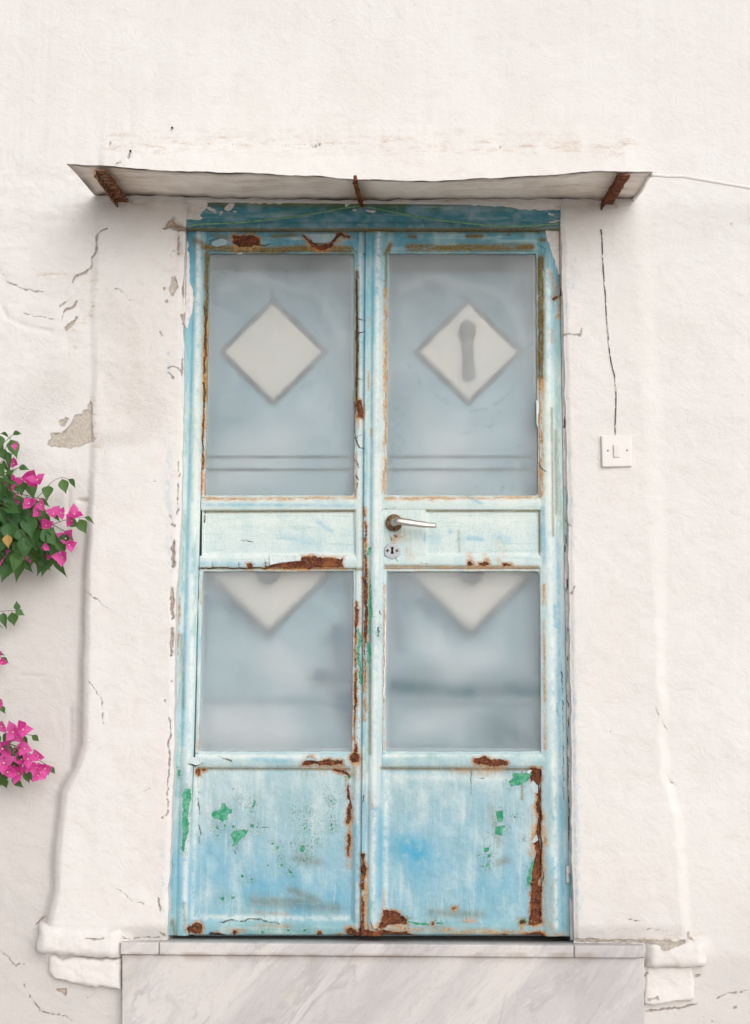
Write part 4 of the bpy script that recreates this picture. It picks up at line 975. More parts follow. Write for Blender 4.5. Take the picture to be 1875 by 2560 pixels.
# ------------------------------------------------------------------ door frame
frame = thing('door_frame', 'weathered steel frame with teal head board around the double door', 'door frame', (0, .03, .85))
O = (0, .03, .85)
LBW = Field()
LBW.p(*zt((380, 300), (430, 360), (620, 360), (670, 340), (610, 300), (640, 265), (700, 200), (720, 160), (690, 60), (380, 60)))
LBW.c(*zt((730, 210, 20), (790, 235, 20), (820, 270, 10))).p(*zt((940, 190), (1000, 145), (1060, 150), (1050, 210), (980, 245), (930, 230))).c(*zt((880, 295, 6), (905, 250, 10))).c(*zt((950, 290, 5), (1000, 265, 8))).c(*zt((1070, 265, 12), (1095, 262, 6)))
LBW.c(*zu((905, 150, 10), (850, 180, 20), (840, 130, 10))).c(*zu((940, 240, 12), (990, 240, 8))).c(*zu((1120, 240, 12), (1200, 250, 16), (1230, 245, 10)))
LBW.c(*zv((1000, 400, 10), (1150, 360, 12), (1210, 330, 12))).c(*zv((1000, 280, 12), (1060, 310, 8))).c(*zv((1200, 200, 60)))
LBW.c(*zu((0, 95, 25), (300, 90, 18), (600, 100, 12), (900, 110, 14))).c(*zu((1150, 120, 20), (1600, 110, 14))).c(*zt((700, 80, 18), (1000, 75, 14), (1300, 120, 26), (1652, 130, 30))).c(*zv((0, 130, 40), (400, 160, 34), (800, 190, 40), (1150, 190, 50)))
LBW.c((1240, 440, 7), (1241, 470, 6), (1240, 500, 4)).c((412, 440, 14), (410, 470, 6))
def head_extra(U, V, A, B, T):
    A[..., 2] = LBW.sdf(U, V); A[..., 0] = -16; A[..., 1] = -16
    n = fbm(U, V * 2, 1 / 40., 4, 91)[..., None]
    g = sstep(470, 452, V + 14 * fbm(U, V, 1 / 35., 3, 95))[..., None] * .9
    c = np.array(lin((58, 118, 134))) * (1 - g) + np.array(lin((58, 100, 78))) * g
    c = c + (np.array(lin((120, 150, 168))) - c) * np.clip(n * 1.3 + .25 * sstep(760, 900, U)[..., None], 0, .7)
    dk = sstep(482, 500, V)[..., None]
    c = c * (1.5 - dk * .35)
    T[..., :3] = c
    B[..., 1] = .5 * np.exp(-((V - 450) / 5.) ** 2) + .7 * np.exp(-((V - 505) / 2.5) ** 2)
    B[..., 0] *= 0; B[..., 2] *= 0; T[..., 3] = 0
    B[..., 1] = np.maximum(B[..., 1], 1.1 * np.exp(-((U - 797) / 16.) ** 2 - ((V - 450) / 8.) ** 2))
    return A, B, T
plate('head_board', frame, M_PAINT, [(404, 444), (1246, 447), (1243, 506), (408, 506)], .010, .07, O, b=.004, extra=head_extra, lump=.0012, prof=lambda S, T, a, b, Lw, Lh: .004 * sstep(.72, .8, T) - .003 * sstep(.93, 1., T))
def jamb_extra_l(U, V, A, B, T):
    n = fbm(U, V * .3, 1 / 14., 4, 97)
    A[..., 2] = np.clip(5 * n + 3.5 - 5 * sstep(1150, 1900, V), -16, 16); A[..., 0] = np.maximum(A[..., 0], -16)
    A[..., 3] = np.maximum(A[..., 3], WCR.sdf(U, V, 6.0))
    return A, B, T
def jamb_extra_r(U, V, A, B, T):
    n = fbm(U, V * .3, 1 / 14., 4, 98)
    A[..., 2] = np.clip(5 * n + 2.0 * sstep(1100, 700, V) + .8, -16, 16)
    A[..., 3] = np.maximum(A[..., 3], WCR.sdf(U, V, 6.0))
    return A, B, T
plate('jamb', frame, M_PAINT, [(396, 503), (411, 503), (371, 2068), (352, 2068)], .024, .06, O, b=.002, extra=jamb_extra_l)
plate('jamb', frame, M_PAINT, [(1233, 503), (1252, 503), (1276, 2073), (1256, 2073)], .024, .06, O, b=.002, extra=jamb_extra_r)
for (u0, v0, u1, v1) in [(401, 656, 409, 693), (372, 1880, 380, 1948), (380, 1335, 389, 1385), (1237, 655, 1244, 690), (1243, 1262, 1251, 1297), (1247, 1908, 1255, 1944)]:
    hx = P((u0 + u1) / 2, (v0 + v1) / 2, .018)
    r = (u1 - u0) / 2 / 745.; h_ = (v1 - v0) / 745. / 2
    bot, topp = hx - Vector((0, 0, h_)), hx + Vector((0, 0, h_))
    me = tube_mesh('hinge', [bot, bot + Vector((0, 0, .002)), hx - Vector((0, 0, .0008)), hx, hx + Vector((0, 0, .0008)), topp - Vector((0, 0, .002)), topp], [r * .7, r, r, r * .8, r, r, r * .7], 12, O)
    co_ = np.array([v.co[:] for v in me.vertices]) + np.array(O)
    Uh, Vh = uv_of(co_[:, 0], co_[:, 2], .02)
    paint_attrs(me, Uh, Vh, extra=jamb_extra_l if u0 < 500 else jamb_extra_r)
    link('hinge', me, M_PAINT, frame)

# ------------------------------------------------------------------ door leaves
def ridge(c, wd, h, g=None):
    def f(S, T, a, b, Lw, Lh):
        y = h * np.exp(-((S - c) / wd) ** 4)
        if g: y -= .0018 * np.exp(-((S - g) / .05) ** 2)
        return y
    return f
def dish(h, m):
    def f(S, T, a, b, Lw, Lh):
        e = np.minimum(np.minimum(a, Lw - a), np.minimum(b, Lh - b))
        return h * (1 - sstep(0, m, e)) + .0012 * fbm(a, b, 6., 3, 13)
    return f
def edge_line(tab): return lambda v: float(np.interp(v, [a for a, _ in tab], [b for _, b in tab]))

def leaf(name, label, outer, inner, gl, gr, left, panelx, mid):
    """outer/inner: door edges; gl/gr: sides of the panes"""
    base = P((outer(2065) + inner(2065)) / 2, 2068, .05)
    L = thing(name, label, 'door', base, 'two leaves of the blue double door')
    O = tuple(base)
    Y0 = .030 if left else .024
    vt, vb = 507.5, (2062 if left else 2063)
    a, b_ = (outer, inner) if left else (inner, outer)          # left and right edges of the leaf
    ins = 5                                                    # stile runs under the glazing bead
    if left:
        plate('stile', L, M_PAINT, [(a(vt), vt), (gl(vt) - ins, vt), (gl(vb) - ins, vb), (a(vb), vb - 1)], Y0, .035, O, prof=ridge(.66, .24, .005, .34))
        plate('stile', L, M_PAINT, [(gr(vt) + 4, vt), (b_(vt), vt), (b_(vb), vb), (gr(vb) + 4, vb)], Y0, .035, O, prof=ridge(.5, .35, .002))
    else:
        plate('stile', L, M_PAINT, [(a(vt), vt), (gl(vt) - 4, vt), (gl(vb) - 4, vb), (a(vb), vb)], Y0 - .006, .040, O, prof=ridge(.62, .27, .005, .30))
        plate('stile', L, M_PAINT, [(gr(vt) + 5, vt), (b_(vt), vt), (b_(vb), vb), (gr(vb) + 5, vb)], Y0, .035, O, prof=ridge(.34, .24, .005, .66))
    def hz(U, V, A, B, T):
        T[..., 3] = 0.0
        return A, B, T
    def rail(v0, v1, d=.0015, prof=None, l=None, r=None):
        l = l or gl; r = r or gr
        plate('rail', L, M_PAINT, [(l(v0) - 7, v0), (r(v0) + 7, v0), (r(v1) + 7, v1), (l(v1) - 7, v1)], Y0 + d, .030, O, b=.004, prof=prof, extra=hz)
    hump = lambda S, T, a_, b, Lw, Lh: .0030 * np.sin(np.pi * np.clip(T, 0, 1)) ** .8
    rail(508, 554, .0015, hump)
    rail(1096, 1124, .0015, hump)
    rail(1224, 1253, .0015, hump)
    rail(1660, 1690, .0010, lambda S, T, a_, b, Lw, Lh: .006 * np.sin(np.pi * np.clip(T, 0, 1)) ** .7)
    rail(2032, 2060, .0015, hump)
    # middle panel and bottom panel
    plate('panel', L, M_PAINT, [(mid[0], 1122), (mid[1], 1122), (mid[1] + 3, 1226), (mid[0] - 1, 1226)], Y0 + .010, .015, O, b=.001, prof=dish(.008, .009), extra=hz)
    if not left:
        plate('lock_plate', L, M_PAINT, [(842, 1122), (mid[0] + 2, 1122), (mid[0] + 1, 1226), (842, 1226)], Y0 + .002, .03, O, b=.003)
    plate('panel', L, M_PAINT, [(gl(1690) - 8, 1688), (gr(1690) + 8, 1688), (gr(2036) + 8, 2036), (gl(2036) - 8, 2036)], Y0 + .0085, .015, O, b=.001, prof=dish(.008, .016), lump=.0009)
    # glazing beads, putty and panes
    for (v0, v1, mt, rr) in [(556, 1093, M_GLASS_U, 0), (1256, 1657, M_GLASS_L, 1)]:
        q = [(gl(v0) + 1, v0 + 1), (gr(v0) - 1, v0 + 1), (gr(v1) - 1, v1 - 1), (gl(v1) + 1, v1 - 1)]
        yb = Y0 + .0035
        plate('glazing_bead', L, M_PAINT, [(gl(v0) - 7, v0 - 3), (gl(v0) + 1.5, v0 - 3), (gl(v1) + 1.5, v1 + 3), (gl(v1) - 7, v1 + 3)], yb, .014, O, b=.003, wob=.0015)
        plate('glazing_bead', L, M_PAINT, [(gr(v0) - 1.5, v0 - 3), (gr(v0) + 7, v0 - 3), (gr(v1) + 7, v1 + 3), (gr(v1) - 1.5, v1 + 3)], yb, .014, O, b=.003, wob=.0015)
        plate('glazing_bead', L, M_PAINT, [(gl(v0), v0 - 5), (gr(v0), v0 - 5), (gr(v0), v0 + 2.5), (gl(v0), v0 + 2.5)], yb + .001, .014, O, b=.002, wob=.0015, extra=hz)
        plate('glazing_bead', L, M_PAINT, [(gl(v1), v1 - 1.5), (gr(v1), v1 - 1.5), (gr(v1), v1 + 5), (gl(v1), v1 + 5)], yb + .001, .014, O, b=.002, wob=.0015, extra=hz)
        # small fillets of putty that round the pane corners
        for cu, cv, su, sv in [(gl(v0), v0, 1, 1), (gr(v0), v0, -1, 1), (gl(v1), v1, 1, -1), (gr(v1), v1, -1, -1)]:
            if sv < 0 and rnd.random() < .5: continue
            R = rnd.uniform(8, 15); yy = yb + .004
            arc = [P(cu - 2 * su, cv - 2 * sv, yy)] + [P(cu + su * R * (1 - math.cos(t)), cv + sv * R * (1 - math.sin(t)), yy) for t in np.linspace(0, math.pi / 2, 8)]
            n_ = len(arc); co_ = arc + [p + Vector((0, .008, 0)) for p in arc]
            ff = [tuple(range(n_)), tuple(range(n_, 2 * n_))[::-1]] + [(i, (i + 1) % n_, (i + 1) % n_ + n_, i + n_)[::-1] for i in range(n_)]
            me = mesh_simple('putty', co_, ff, O)
            ca = np.array([c[:] for c in co_]); Up, Vp = uv_of(ca[:, 0], ca[:, 2], yy); paint_attrs(me, Up, Vp)
            link('putty', me, M_PAINT, L)
        GL = Field(); GB = Field()
        if rr == 0 and not left:
            for q_ in [(1270, 1030, 4), ]: pass
            for r_, a_, l_ in [(14, .5, [(1170, 1080), (1060 + 40, 1070)]), (8, .9, [(1092, 1083), (1110, 1075)]), (6, .8, [(1088, 953), (1098, 945)]), (5, .7, [(1082, 957)]), (10, .5, [(1130, 960), (1165, 1000)]), (20, .5, [(1120, 1020), (1180, 1030)]), (6, .5, [(900, 1085), (870, 1080)]), (4, .6, [(1048, 1072), (1052, 1072)]), (30, .45, [(880, 900), (868, 1040)]), (5, .6, [(1000, 962), (1080, 940), (1100, 905)]), (5, .7, [(1040, 905), (1080, 900), (1120, 870), (1150, 830)]), (7, .5, [(900, 800), (930, 850), (1000, 895)]), (9, .4, [(1150, 620), (1165, 760)])]: GB.g(r_, a_, *l_)
        if rr == 0 and left:
            for r_, a_, l_ in [(4, .7, [(727, 885), (724, 910)]), (3, .6, [(703, 880), (701, 905)]), (12, .35, [(700, 620), (745, 690)]), (4, .3, [(690, 930)])]: GB.g(r_, a_, *l_)
        if rr == 1 and not left:
            GB.g(24, 1., (870, 1512), (1000, 1524), (1190, 1520)); GB.g(20, .7, (1100, 1600), (1180, 1640)); GB.g(14, .6, (1180, 1280), (1186, 1480)); GB.g(14, .5, (870, 1290), (880, 1430))
            GL.g(26, .25, (930, 1600), (1000, 1620)); GL.g(24, .22, (960, 1440), (1080, 1450))
        if rr == 1 and left:
            GL.g(50, .35, (500, 1600), (640, 1610)); GL.g(30, .2, (620, 1450), (660, 1480))
        if rr == 0:
            GL.g(26, .16, (gl(900) + 60, 980), (gr(900) - 90, 960)); GL.g(12, .2, (gl(700) + 30, 640), (gl(700) + 90, 610), (gr(700) - 70, 650), (gr(700) - 30, 740))
        if rr == 1:
            GL.g(3, .5, (gl(1300) + 3, 1260), (gl(1500) + 3, 1655)); GL.g(3, .5, (gr(1300) - 3, 1265), (gr(1500) - 3, 1655)); GL.g(3, .5, (gl(1650), 1652), (gr(1650), 1652))
            if left: GL.g(.8, .6, (447, 1310), (472, 1283), (490, 1262))
        else:
            GL.g(3, .35, (gl(600) + 3, 565), (gl(1000) + 3, 1090)); GL.g(3, .45, (gr(600) - 4, 575), (gr(700) - 4, 860))
        def gdeco(me, U, V, GL=GL, GB=GB, rr=rr):
            n = sstep(-.3, .25, fbm(U, V, 1 / 12., 4, 15)) if rr == 0 else .8 + .5 * fbm(U, V, 1 / 60., 2, 16)
            put_attr(me, 'wearB', np.stack([GL.soft(U, V), U * 0, U * 0, GB.soft(U, V) * n], -1))
        plate('glass_pane', L, mt, [(gl(v0) - 2, v0 - 2), (gr(v0) + 2, v0 - 2), (gr(v1) + 2, v1 + 2), (gl(v1) - 2, v1 + 2)], yb + .0085, .004, O, b=.0003, res=.005, lump=0.0, deco=gdeco)
    return L, O

outL = edge_line([(505, 412), (1100, 400), (1300, 394), (1500, 390), (1700, 383), (1900, 377), (2070, 371)])
inL_ = edge_line([(505, 806), (1100, 803), (1700, 799), (2070, 796)])
inR_ = edge_line([(505, 805), (1100, 802), (1700, 798), (2070, 795)])
outR = edge_line([(505, 1232), (900, 1240), (1300, 1243), (1700, 1250), (2070, 1256)])
leafL, OL = leaf('door_leaf', 'left blue steel door leaf with frosted panes and no handle', outL, inL_, edge_line([(505, 463), (1090, 450), (1258, 445), (1655, 437), (2065, 420)]), edge_line([(505, 782), (1090, 782), (1655, 776), (2065, 775)]), True, None, (446, 783))
leafR, OR = leaf('door_leaf', 'right blue steel door leaf with the lever handle and keyhole', outR, inR_, edge_line([(505, 856), (1090, 850), (1655, 848), (2065, 842)]), edge_line([(505, 1181), (1090, 1187), (1655, 1195), (2065, 1188)]), False, None, (937, 1190))

# lever handle on the right leaf
hc = P(868, 1151, .012)
hd = link('handle', tube_mesh('handle', spline([hc + Vector((0, .012, 0)), hc + Vector((0, -.022, 0)), hc + Vector((.002, -.034, 0.0)), hc + Vector((.012, -.040, -.0005)), P(905, 1152, -.03), P(935, 1156, -.03), P(961, 1158, -.028)], 6),
        None or [.0095] * 7 + [.010] * 6 + [.0115] * 6 + [.0118] * 6 + [.0105] * 6 + [.0085] * 5 + [.0062], 14, OR, flat=.62), M_NICKEL, leafR)
c_, f_ = lathe('rose', [(.026, .012), (.026, .004), (.024, .001), (.019, -.001), (.016, .001), (.012, .001)], 32, hc)
link('rose', mesh_simple('rose', c_, f_, OR, True), M_BRASS, hd)
c_, f_ = lathe('collar', [(.0125, .004), (.0125, -.004), (.0105, -.0055)], 24, hc)
link('collar', mesh_simple('collar', c_, f_, OR, True), M_NICKEL, hd)
for dx, dz in [(0, -.020), (-.017, .009)]:
    c_, f_ = lathe('screw', [(.0032, .002), (.0032, -.0025), (.002, -.0032)], 10, hc + Vector((dx, 0, dz)))
    link('screw', mesh_simple('screw', c_, f_, OR, True), M_DARK if dx == 0 else M_RUST, hd)
# keyhole escutcheon
ec = P(864, 1214, .022)
co_, F_ = lathe('escutcheon', [(.0245, .006), (.0245, .0), (.022, -.0022), (.018, -.0026), (.010, -.0024), (.0001, -.0024)], 40, ec)
co_ = [Vector(c) for c in co_]
for c in co_:
    d = Vector((c.x - ec.x, 0, c.z - ec.z)); th = math.atan2(d.z, d.x)
    if d.length > .018: c += d * (.035 * math.sin(7 * th) + .03 * math.sin(12 * th + 1))
    if d.length > .018 and th < -.3: c += d * .03
esc = link('escutcheon', mesh_simple('escutcheon', co_, F_, OR, True), M_ESC, leafR)
khole = [(-.0042, .009), (-.002, .0125), (.002, .0125), (.0042, .009), (.0038, .005), (.0026, .003), (.005, -.0085), (-.005, -.0085), (-.0026, .003), (-.0038, .005)]
kf = [ec + Vector((a, -.0032, b)) for a, b in khole]; kb = [p + Vector((0, .003, 0)) for p in kf]
link('keyhole', mesh_simple('keyhole', kf + kb, [tuple(range(10)), tuple(range(10, 20))[::-1]] + [(i, (i + 1) % 10, (i + 1) % 10 + 10, i + 10)[::-1] for i in range(10)], OR), M_DARK, esc)
for dx in (-.0145, .0145):
    c_, f_ = lathe('screw', [(.004, .001), (.004, -.0036), (.0028, -.0045)], 12, ec + Vector((dx, 0, .001)))
    link('screw', mesh_simple('screw', c_, f_, OR, True), M_RUST if dx < 0 else M_BRASS, esc)

# curled flakes of paint
def flake(parent, O, pts, Y, lift, ang):
    """pts: outline in image pixels; the edge furthest along ang lifts off"""
    c = np.mean(np.array(pts), 0); ca, sa = math.cos(ang), math.sin(ang)
    rings = []; prj = [(p[0] - c[0]) * ca + (p[1] - c[1]) * sa for p in pts]; lo, hi = min(prj), max(prj)
    def at(u, v, dy=0.0):
        t = (((u - c[0]) * ca + (v - c[1]) * sa) - lo) / (hi - lo + 1e-6)
        q = P(u, v, Y); q.y = Y - .0006 - lift * t * t + dy; return q
    n = len(pts); co_ = [at(c[0], c[1])]; 
    for f in (.5, 1.0): co_ += [at(c[0] + (p[0] - c[0]) * f, c[1] + (p[1] - c[1]) * f) for p in pts]
    m = len(co_); co2 = co_ + [q + Vector((0, .0007, 0)) for q in co_]
    F = []
    for i in range(n):
        j = (i + 1) % n
        F += [(0, 1 + i, 1 + j), (1 + i, 1 + n + i, 1 + n + j, 1 + j), (m, m + 1 + j, m + 1 + i), (m + 1 + j, m + 1 + n + j, m + 1 + n + i, m + 1 + i), (1 + n + i, m + 1 + n + i, m + 1 + n + j, 1 + n + j)]
    me = mesh_simple('paint_flake', co2, F, O)
    nn = len(co2)
    ca_ = np.array([q[:] for q in co2]); U_, V_ = uv_of(ca_[:, 0], ca_[:, 2], Y)
    put_attr(me, 'wearA', np.full((nn, 4), -16.)); put_attr(me, 'wearB', np.zeros((nn, 4)))
    put_attr(me, 'tint', np.concatenate([np.minimum(tint_at(U_, V_) * .6 + .3, .85), np.ones((nn, 1))], -1))
    link('paint_flake', me, M_PAINT, parent)
flake(leafL, OL, zu((305, 540), (730, 545), (700, 600), (650, 660), (550, 680), (430, 665), (410, 625)), .026, .012, math.pi / 2)
flake(leafL, OL, zl((275, 95), (368, 95), (368, 130), (345, 150), (315, 153), (268, 135)), .0262, .006, math.pi / 2)
flake(leafL, OL, zt((790, 640), (900, 600), (970, 630), (955, 690), (830, 715), (765, 680)), .028, .004, 1.2)
flake(leafL, OL, zm((820, 560), (1060, 570), (1055, 605), (900, 622), (830, 640)), .027, .006, math.pi / 2)
flake(leafR, OR, zr((1165, 172), (1185, 180), (1165, 205), (1145, 200)), .032, .006, 2.2)
flake(leafR, OR, zr((1190, 250), (1225, 290), (1222, 340), (1190, 330), (1170, 280)), .033, .005, 0)
flake(leafR, OR, zr((1215, 620), (1180, 675), (1200, 680), (1225, 660)), .032, .005, 0)
flake(leafL, OL, zl((1100, 120), (1145, 85), (1185, 120), (1150, 118)), .025, .008, -1.3)
flake(leafR, OR, Zm([(150, 380), (175, 385), (180, 430), (165, 560), (168, 640), (155, 600)], 1300, 900, 3.76), .026, .005, math.pi)

# ------------------------------------------------------------------ inner shutters seen through the frosted glass
YS = .092
def sdeco_l(me, U, V):
    D = Field().g(22, .55, (640, 600), (760, 690), (772, 800)); D.g(9, .9, (741, 1390), (745, 1480)) if False else None
    Bd = Field(); Bd.g(16, .8, (460, 1280), (540, 1370), (590, 1400)); Bd.g(14, .5, (720, 1300), (770, 1290)); Bd.g(25, .5, (455, 620), (455, 760)); Bd.g(12, .5, (460, 1300), (445, 1420))
    Lt = Field().g(45, .7, (600, 1450), (640, 1500)); Lt.g(70, .8, (600, 1620), (500, 1600)); Lt.g(60, .5, (620, 980), (500, 1050)); Lt.g(40, .35, (700, 900))
    G = sstep(950, 560, V) * .6  # canopy shade put into the board colour, darker towards the top
    put_attr(me, 'wearB', np.stack([Lt.soft(U, V), np.maximum(Bd.soft(U, V), G), D.soft(U, V) * .25, U * 0], -1))
def sdeco_r(me, U, V):
    Bd = Field(); Bd.g(18, .9, (890, 1280), (960, 1360), (1035, 1400), (1100, 1330), (1180, 1270)); Bd.g(20, .7, (1185, 1270), (1190, 1480)); Bd.g(22, .7, (875, 1280), (880, 1420)); Bd.g(20, .4, (870, 600), (1180, 600))
    Lt = Field().g(30, .55, (940, 1400), (1000, 1480), (1080, 1440)); Lt.g(30, .5, (920, 1600), (1000, 1580)); Lt.g(55, .6, (1000, 980), (960, 1050)); Lt.g(30, .4, (930, 920), (1000, 1000))
    Tl = Field().g(30, 1., (880, 1508), (990, 1525), (1190, 1522)); Tl.g(36, .8, (1080, 1600), (1180, 1640)); Tl.g(18, .5, (910, 1480)); Tl.g(26, .5, (1170, 930), (1180, 1080)); Tl.g(30, .4, (880, 850))
    G = sstep(930, 560, V) * .8  # same painted canopy shade, stronger on this board
    put_attr(me, 'wearB', np.stack([Lt.soft(U, V), np.maximum(Bd.soft(U, V), G), U * 0, Tl.soft(U, V)], -1))
for side in (0, 1):
    u0, u1 = (428, 806) if side == 0 else (826, 1216)
    cu = 602 if side == 0 else 1032
    label = ['blue grey inner shutter behind the left frosted panes', 'blue grey inner shutter with ribbed handle behind the right frosted panes'][side]
    base = P((u0 + u1) / 2, 2066, YS)
    sh = thing('inner_shutter', label, 'shutter', base, 'inner shutters behind the frosted panes'); O = tuple(base)
    plate('board', sh, M_SHUT, [(u0, 594), (u1, 594), (u1, 2062), (u0, 2062)], YS, .025, O, b=.002, res=.010, deco=[sdeco_l, sdeco_r][side], lump=0.0)
    for v_ in (1004, 1032):
        plate('bead', sh, M_GREYB, [(u0 + 1, v_), (u1 - 1, v_), (u1 - 1, v_ + 4), (u0 + 1, v_ + 4)], YS - .006, .0055, O, b=.002, res=.02, deco=None, lump=0)
    plate('bead', sh, M_SHUT, [(u0 + 1, 1535), (u1 - 1, 1535), (u1 - 1, 1547), (u0 + 1, 1547)], YS - .010, .0095, O, b=.003, res=.02, deco=lambda me, U, V: put_attr(me, 'wearB', np.stack([U * 0, U * 0 + .3, U * 0, U * 0], -1)), lump=0)
    for cv, cx, hw, hh in [(775, cu, 122, 120), (1262, cu - 10 if side == 0 else cu + 5, 146, 142)]:
        def dia(k, y): return [P(cx, cv - hh * k, y), P(cx + hw * k, cv, y), P(cx, cv + hh * k, y), P(cx - hw * k, cv, y)]
        y1, y2 = YS - .012, YS - .004
        o_, m_, i_ = dia(1.0, YS), dia(.965, y1), dia(.90, y1)
        in_ = dia(.88, y2)
        co_ = o_ + m_ + i_ + in_
        F_ = []
        for k in range(3):
            for i in range(4):
                j = (i + 1) % 4; F_.append((k * 4 + i, k * 4 + j, (k + 1) * 4 + j, (k + 1) * 4 + i)[::-1])
        mo = link('diamond_moulding', mesh_simple('diamond_moulding', co_, F_, O), M_TAUPE, sh)
        f1 = dia(.885, y2 + .0005); f0 = dia(.885, YS - .001)
        g1 = dia(.80, y2 - .003)
        link('diamond_panel', mesh_simple('diamond_panel', f0 + f1 + g1, [(8, 11, 10, 9)] + [(i + 4, (i + 1) % 4 + 4, (i + 1) % 4 + 8, i + 8)[::-1] for i in range(4)] + [(i, (i + 1) % 4, (i + 1) % 4 + 4, i + 4)[::-1] for i in range(4)], O), M_CREAM, sh)
        if cv < 1000 and side == 1:
            kn = tube_mesh('pull_handle', [P(1031, 710, YS - .012), P(1030, 716, YS - .017), P(1030, 733, YS - .018), P(1031, 750, YS - .017), P(1032, 790, YS - .017), P(1033, 815, YS - .018), P(1034, 828, YS - .018), P(1034, 838, YS - .012)], [.014, .024, .026, .017, .016, .020, .021, .012], 14, O, flat=.55)
            link('pull_handle', kn, m_simple('ribbed_grey_metal', (.30, .29, .26), .5, .3, 200), sh)
        if cv > 1000:
            c_, f_ = lathe('knob', [(.014, .0), (.016, -.012), (.034, -.02), (.038, -.03), (.026, -.036)], 20, P(cx, 1262, YS - .008))
            link('knob', mesh_simple('knob', c_, f_, O, True), M_TAUPE, sh)
    if side == 0:
        blue = m_simple('dull_blue_paint', (.07, .19, .30), .6, .05, 20)
        plate('latch_bracket', sh, blue, [(735, 1375), (775, 1375), (775, 1600), (745, 1560)], YS - .04, .038, O, b=.006, res=.01, deco=None, lump=0)
        plate('latch_arm', sh, blue, [(695, 1474), (737, 1480), (737, 1502), (695, 1496)], YS - .04, .038, O, b=.004, res=.01, deco=None, lump=0)
tr = plate('shadow_bar', None, M_GREYB, [(420, 540), (1225, 540), (1225, 592), (420, 588)], .056, .025, (0, 0, 0), b=.002, res=.03, deco=None, lump=0)  # added dark strip, painted in place of the shadow band atop the panes
tag(tr, 'dark bar standing in for the shadow gap across the top behind the frosted panes', 'bar')
c_, f_ = box_co(XL - .02, XR + .02, .30, .41, ZB - .02, ZT + .02)
link('blind_panel', mesh_simple('blind_panel', c_, f_), M_DARK, wall)

# ------------------------------------------------------------------ tin canopy
cb = P(805, 440, 0.0)
can = thing('tin_canopy', 'bent sheet metal canopy on rusty brackets above the door', 'canopy', cb); O = tuple(cb)
BK = [(208, 433), (290, 434), (400, 436), (520, 440), (650, 441), (800, 444), (1000, 441), (1200, 441), (1320, 444), (1403, 441)]
FT = [(147, 363), (215, 367), (320, 376), (450, 382), (600, 386), (700, 391), (780, 397), (890, 402), (950, 401), (1100, 394), (1250, 385), (1330, 379), (1438, 381)]
ns, nt = 160, 18
CO = np.zeros((2, nt, ns, 3)); UU = np.zeros((nt, ns)); TT = np.zeros((nt, ns))
for i in range(ns):
    s = i / (ns - 1)
    ub = 208 + (1403 - 208) * s; uf = 147 + (1438 - 147) * s
    pb = P(ub, np.interp(ub, [a for a, _ in BK], [b for _, b in BK]) + .8 * math.sin(i * .9), -.004)
    pf = P(uf, np.interp(uf, [a for a, _ in FT], [b for _, b in FT]) + .7 * float(fbm(np.array([uf]), np.array([0.]), 1 / 12., 2, 3)[0]), -.33 + .006 * math.sin(s * 9))
    for j in range(nt):
        t = j / (nt - 1); q = pb.lerp(pf, t)
        q.z += .006 * math.sin(math.pi * t) * math.sin(s * 14 + 1) + .004 * float(vnoise(np.array([s * 30]), np.array([t * 4.0]), 4)[0])
        if i == 0: q.z += 0
        CO[0, j, i] = q; CO[1, j, i] = q + Vector((0, 0, .0022)); UU[j, i] = s; TT[j, i] = t
idc = np.arange(2 * nt * ns).reshape(2, nt, ns)
Fc = []
for k in range(2):
    a = np.stack([idc[k, :-1, :-1], idc[k, :-1, 1:], idc[k, 1:, 1:], idc[k, 1:, :-1]], -1).reshape(-1, 4)
    Fc.append(a if k == 0 else a[:, ::-1])
def strip(r0, r1): return np.stack([r0[:-1], r1[:-1], r1[1:], r0[1:]], -1)
Fc += [strip(idc[0, -1], idc[1, -1])[:, ::-1], strip(idc[0, 0], idc[1, 0]), strip(idc[0, :, 0], idc[1, :, 0])[:, ::-1], strip(idc[0, :, -1], idc[1, :, -1])]
me = mesh_np('sheet', CO.reshape(-1, 3), np.vstack(Fc), smooth=False, org=O)
S2 = np.stack([UU, UU]); T2 = np.stack([TT, TT])
edge = np.maximum(np.exp(-((1 - T2) / .05) ** 2), .8 * np.exp(-(S2 / .012) ** 2)); edge = np.maximum(edge, .8 * np.exp(-((1 - S2) / .006) ** 2)); edge = np.maximum(edge, 1.1 * np.exp(-(T2 / .13) ** 2))
edge = edge * (.85 + .5 * fbm(S2 * 40, T2 * 3, 1., 3, 8)).clip(0, 1)
st = .7 * np.exp(-((S2 - .495) / .02) ** 2) + .35 * np.exp(-((S2 - .07) / .03) ** 2)
put_attr(me, 'wallB', np.stack([st * (1 - .3 * T2), edge, edge * 0, edge * 0], -1).reshape(-1, 4))
link('sheet', me, M_SHEET, can)
def bracket(uf, vf, ub, vb, wd, mat, angle=True, drop=.004):
    f, b_ = P(uf, vf, -.325), P(ub, vb, -.0)
    n = 16; co_ = []
    for i in range(n + 1):
        t = i / n; c = b_.lerp(f, t); c.z -= drop
        j = lambda: rnd.uniform(-.0016, .0016)
        w2 = wd / 2
        top_ = [(-w2, 0), (w2, 0), (w2, -.004), (-w2 + .004, -.004), (-w2 + .004, -.022 if angle else -.006), (-w2, -.022 if angle else -.006)]
        co_ += [c + Vector((a + j(), 0, d + j())) for a, d in top_]
    m = 6; F_ = []
    for i in range(n):
        for k in range(m):
            F_.append((i * m + k, i * m + (k + 1) % m, (i + 1) * m + (k + 1) % m, (i + 1) * m + k))
    F_ += [tuple(range(m))[::-1], tuple(range(n * m, n * m + m))]
    return link('bracket', mesh_simple('bracket', co_, F_, O), mat, can)
bracket(222, 371, 272, 441, .038, M_RUSTP)
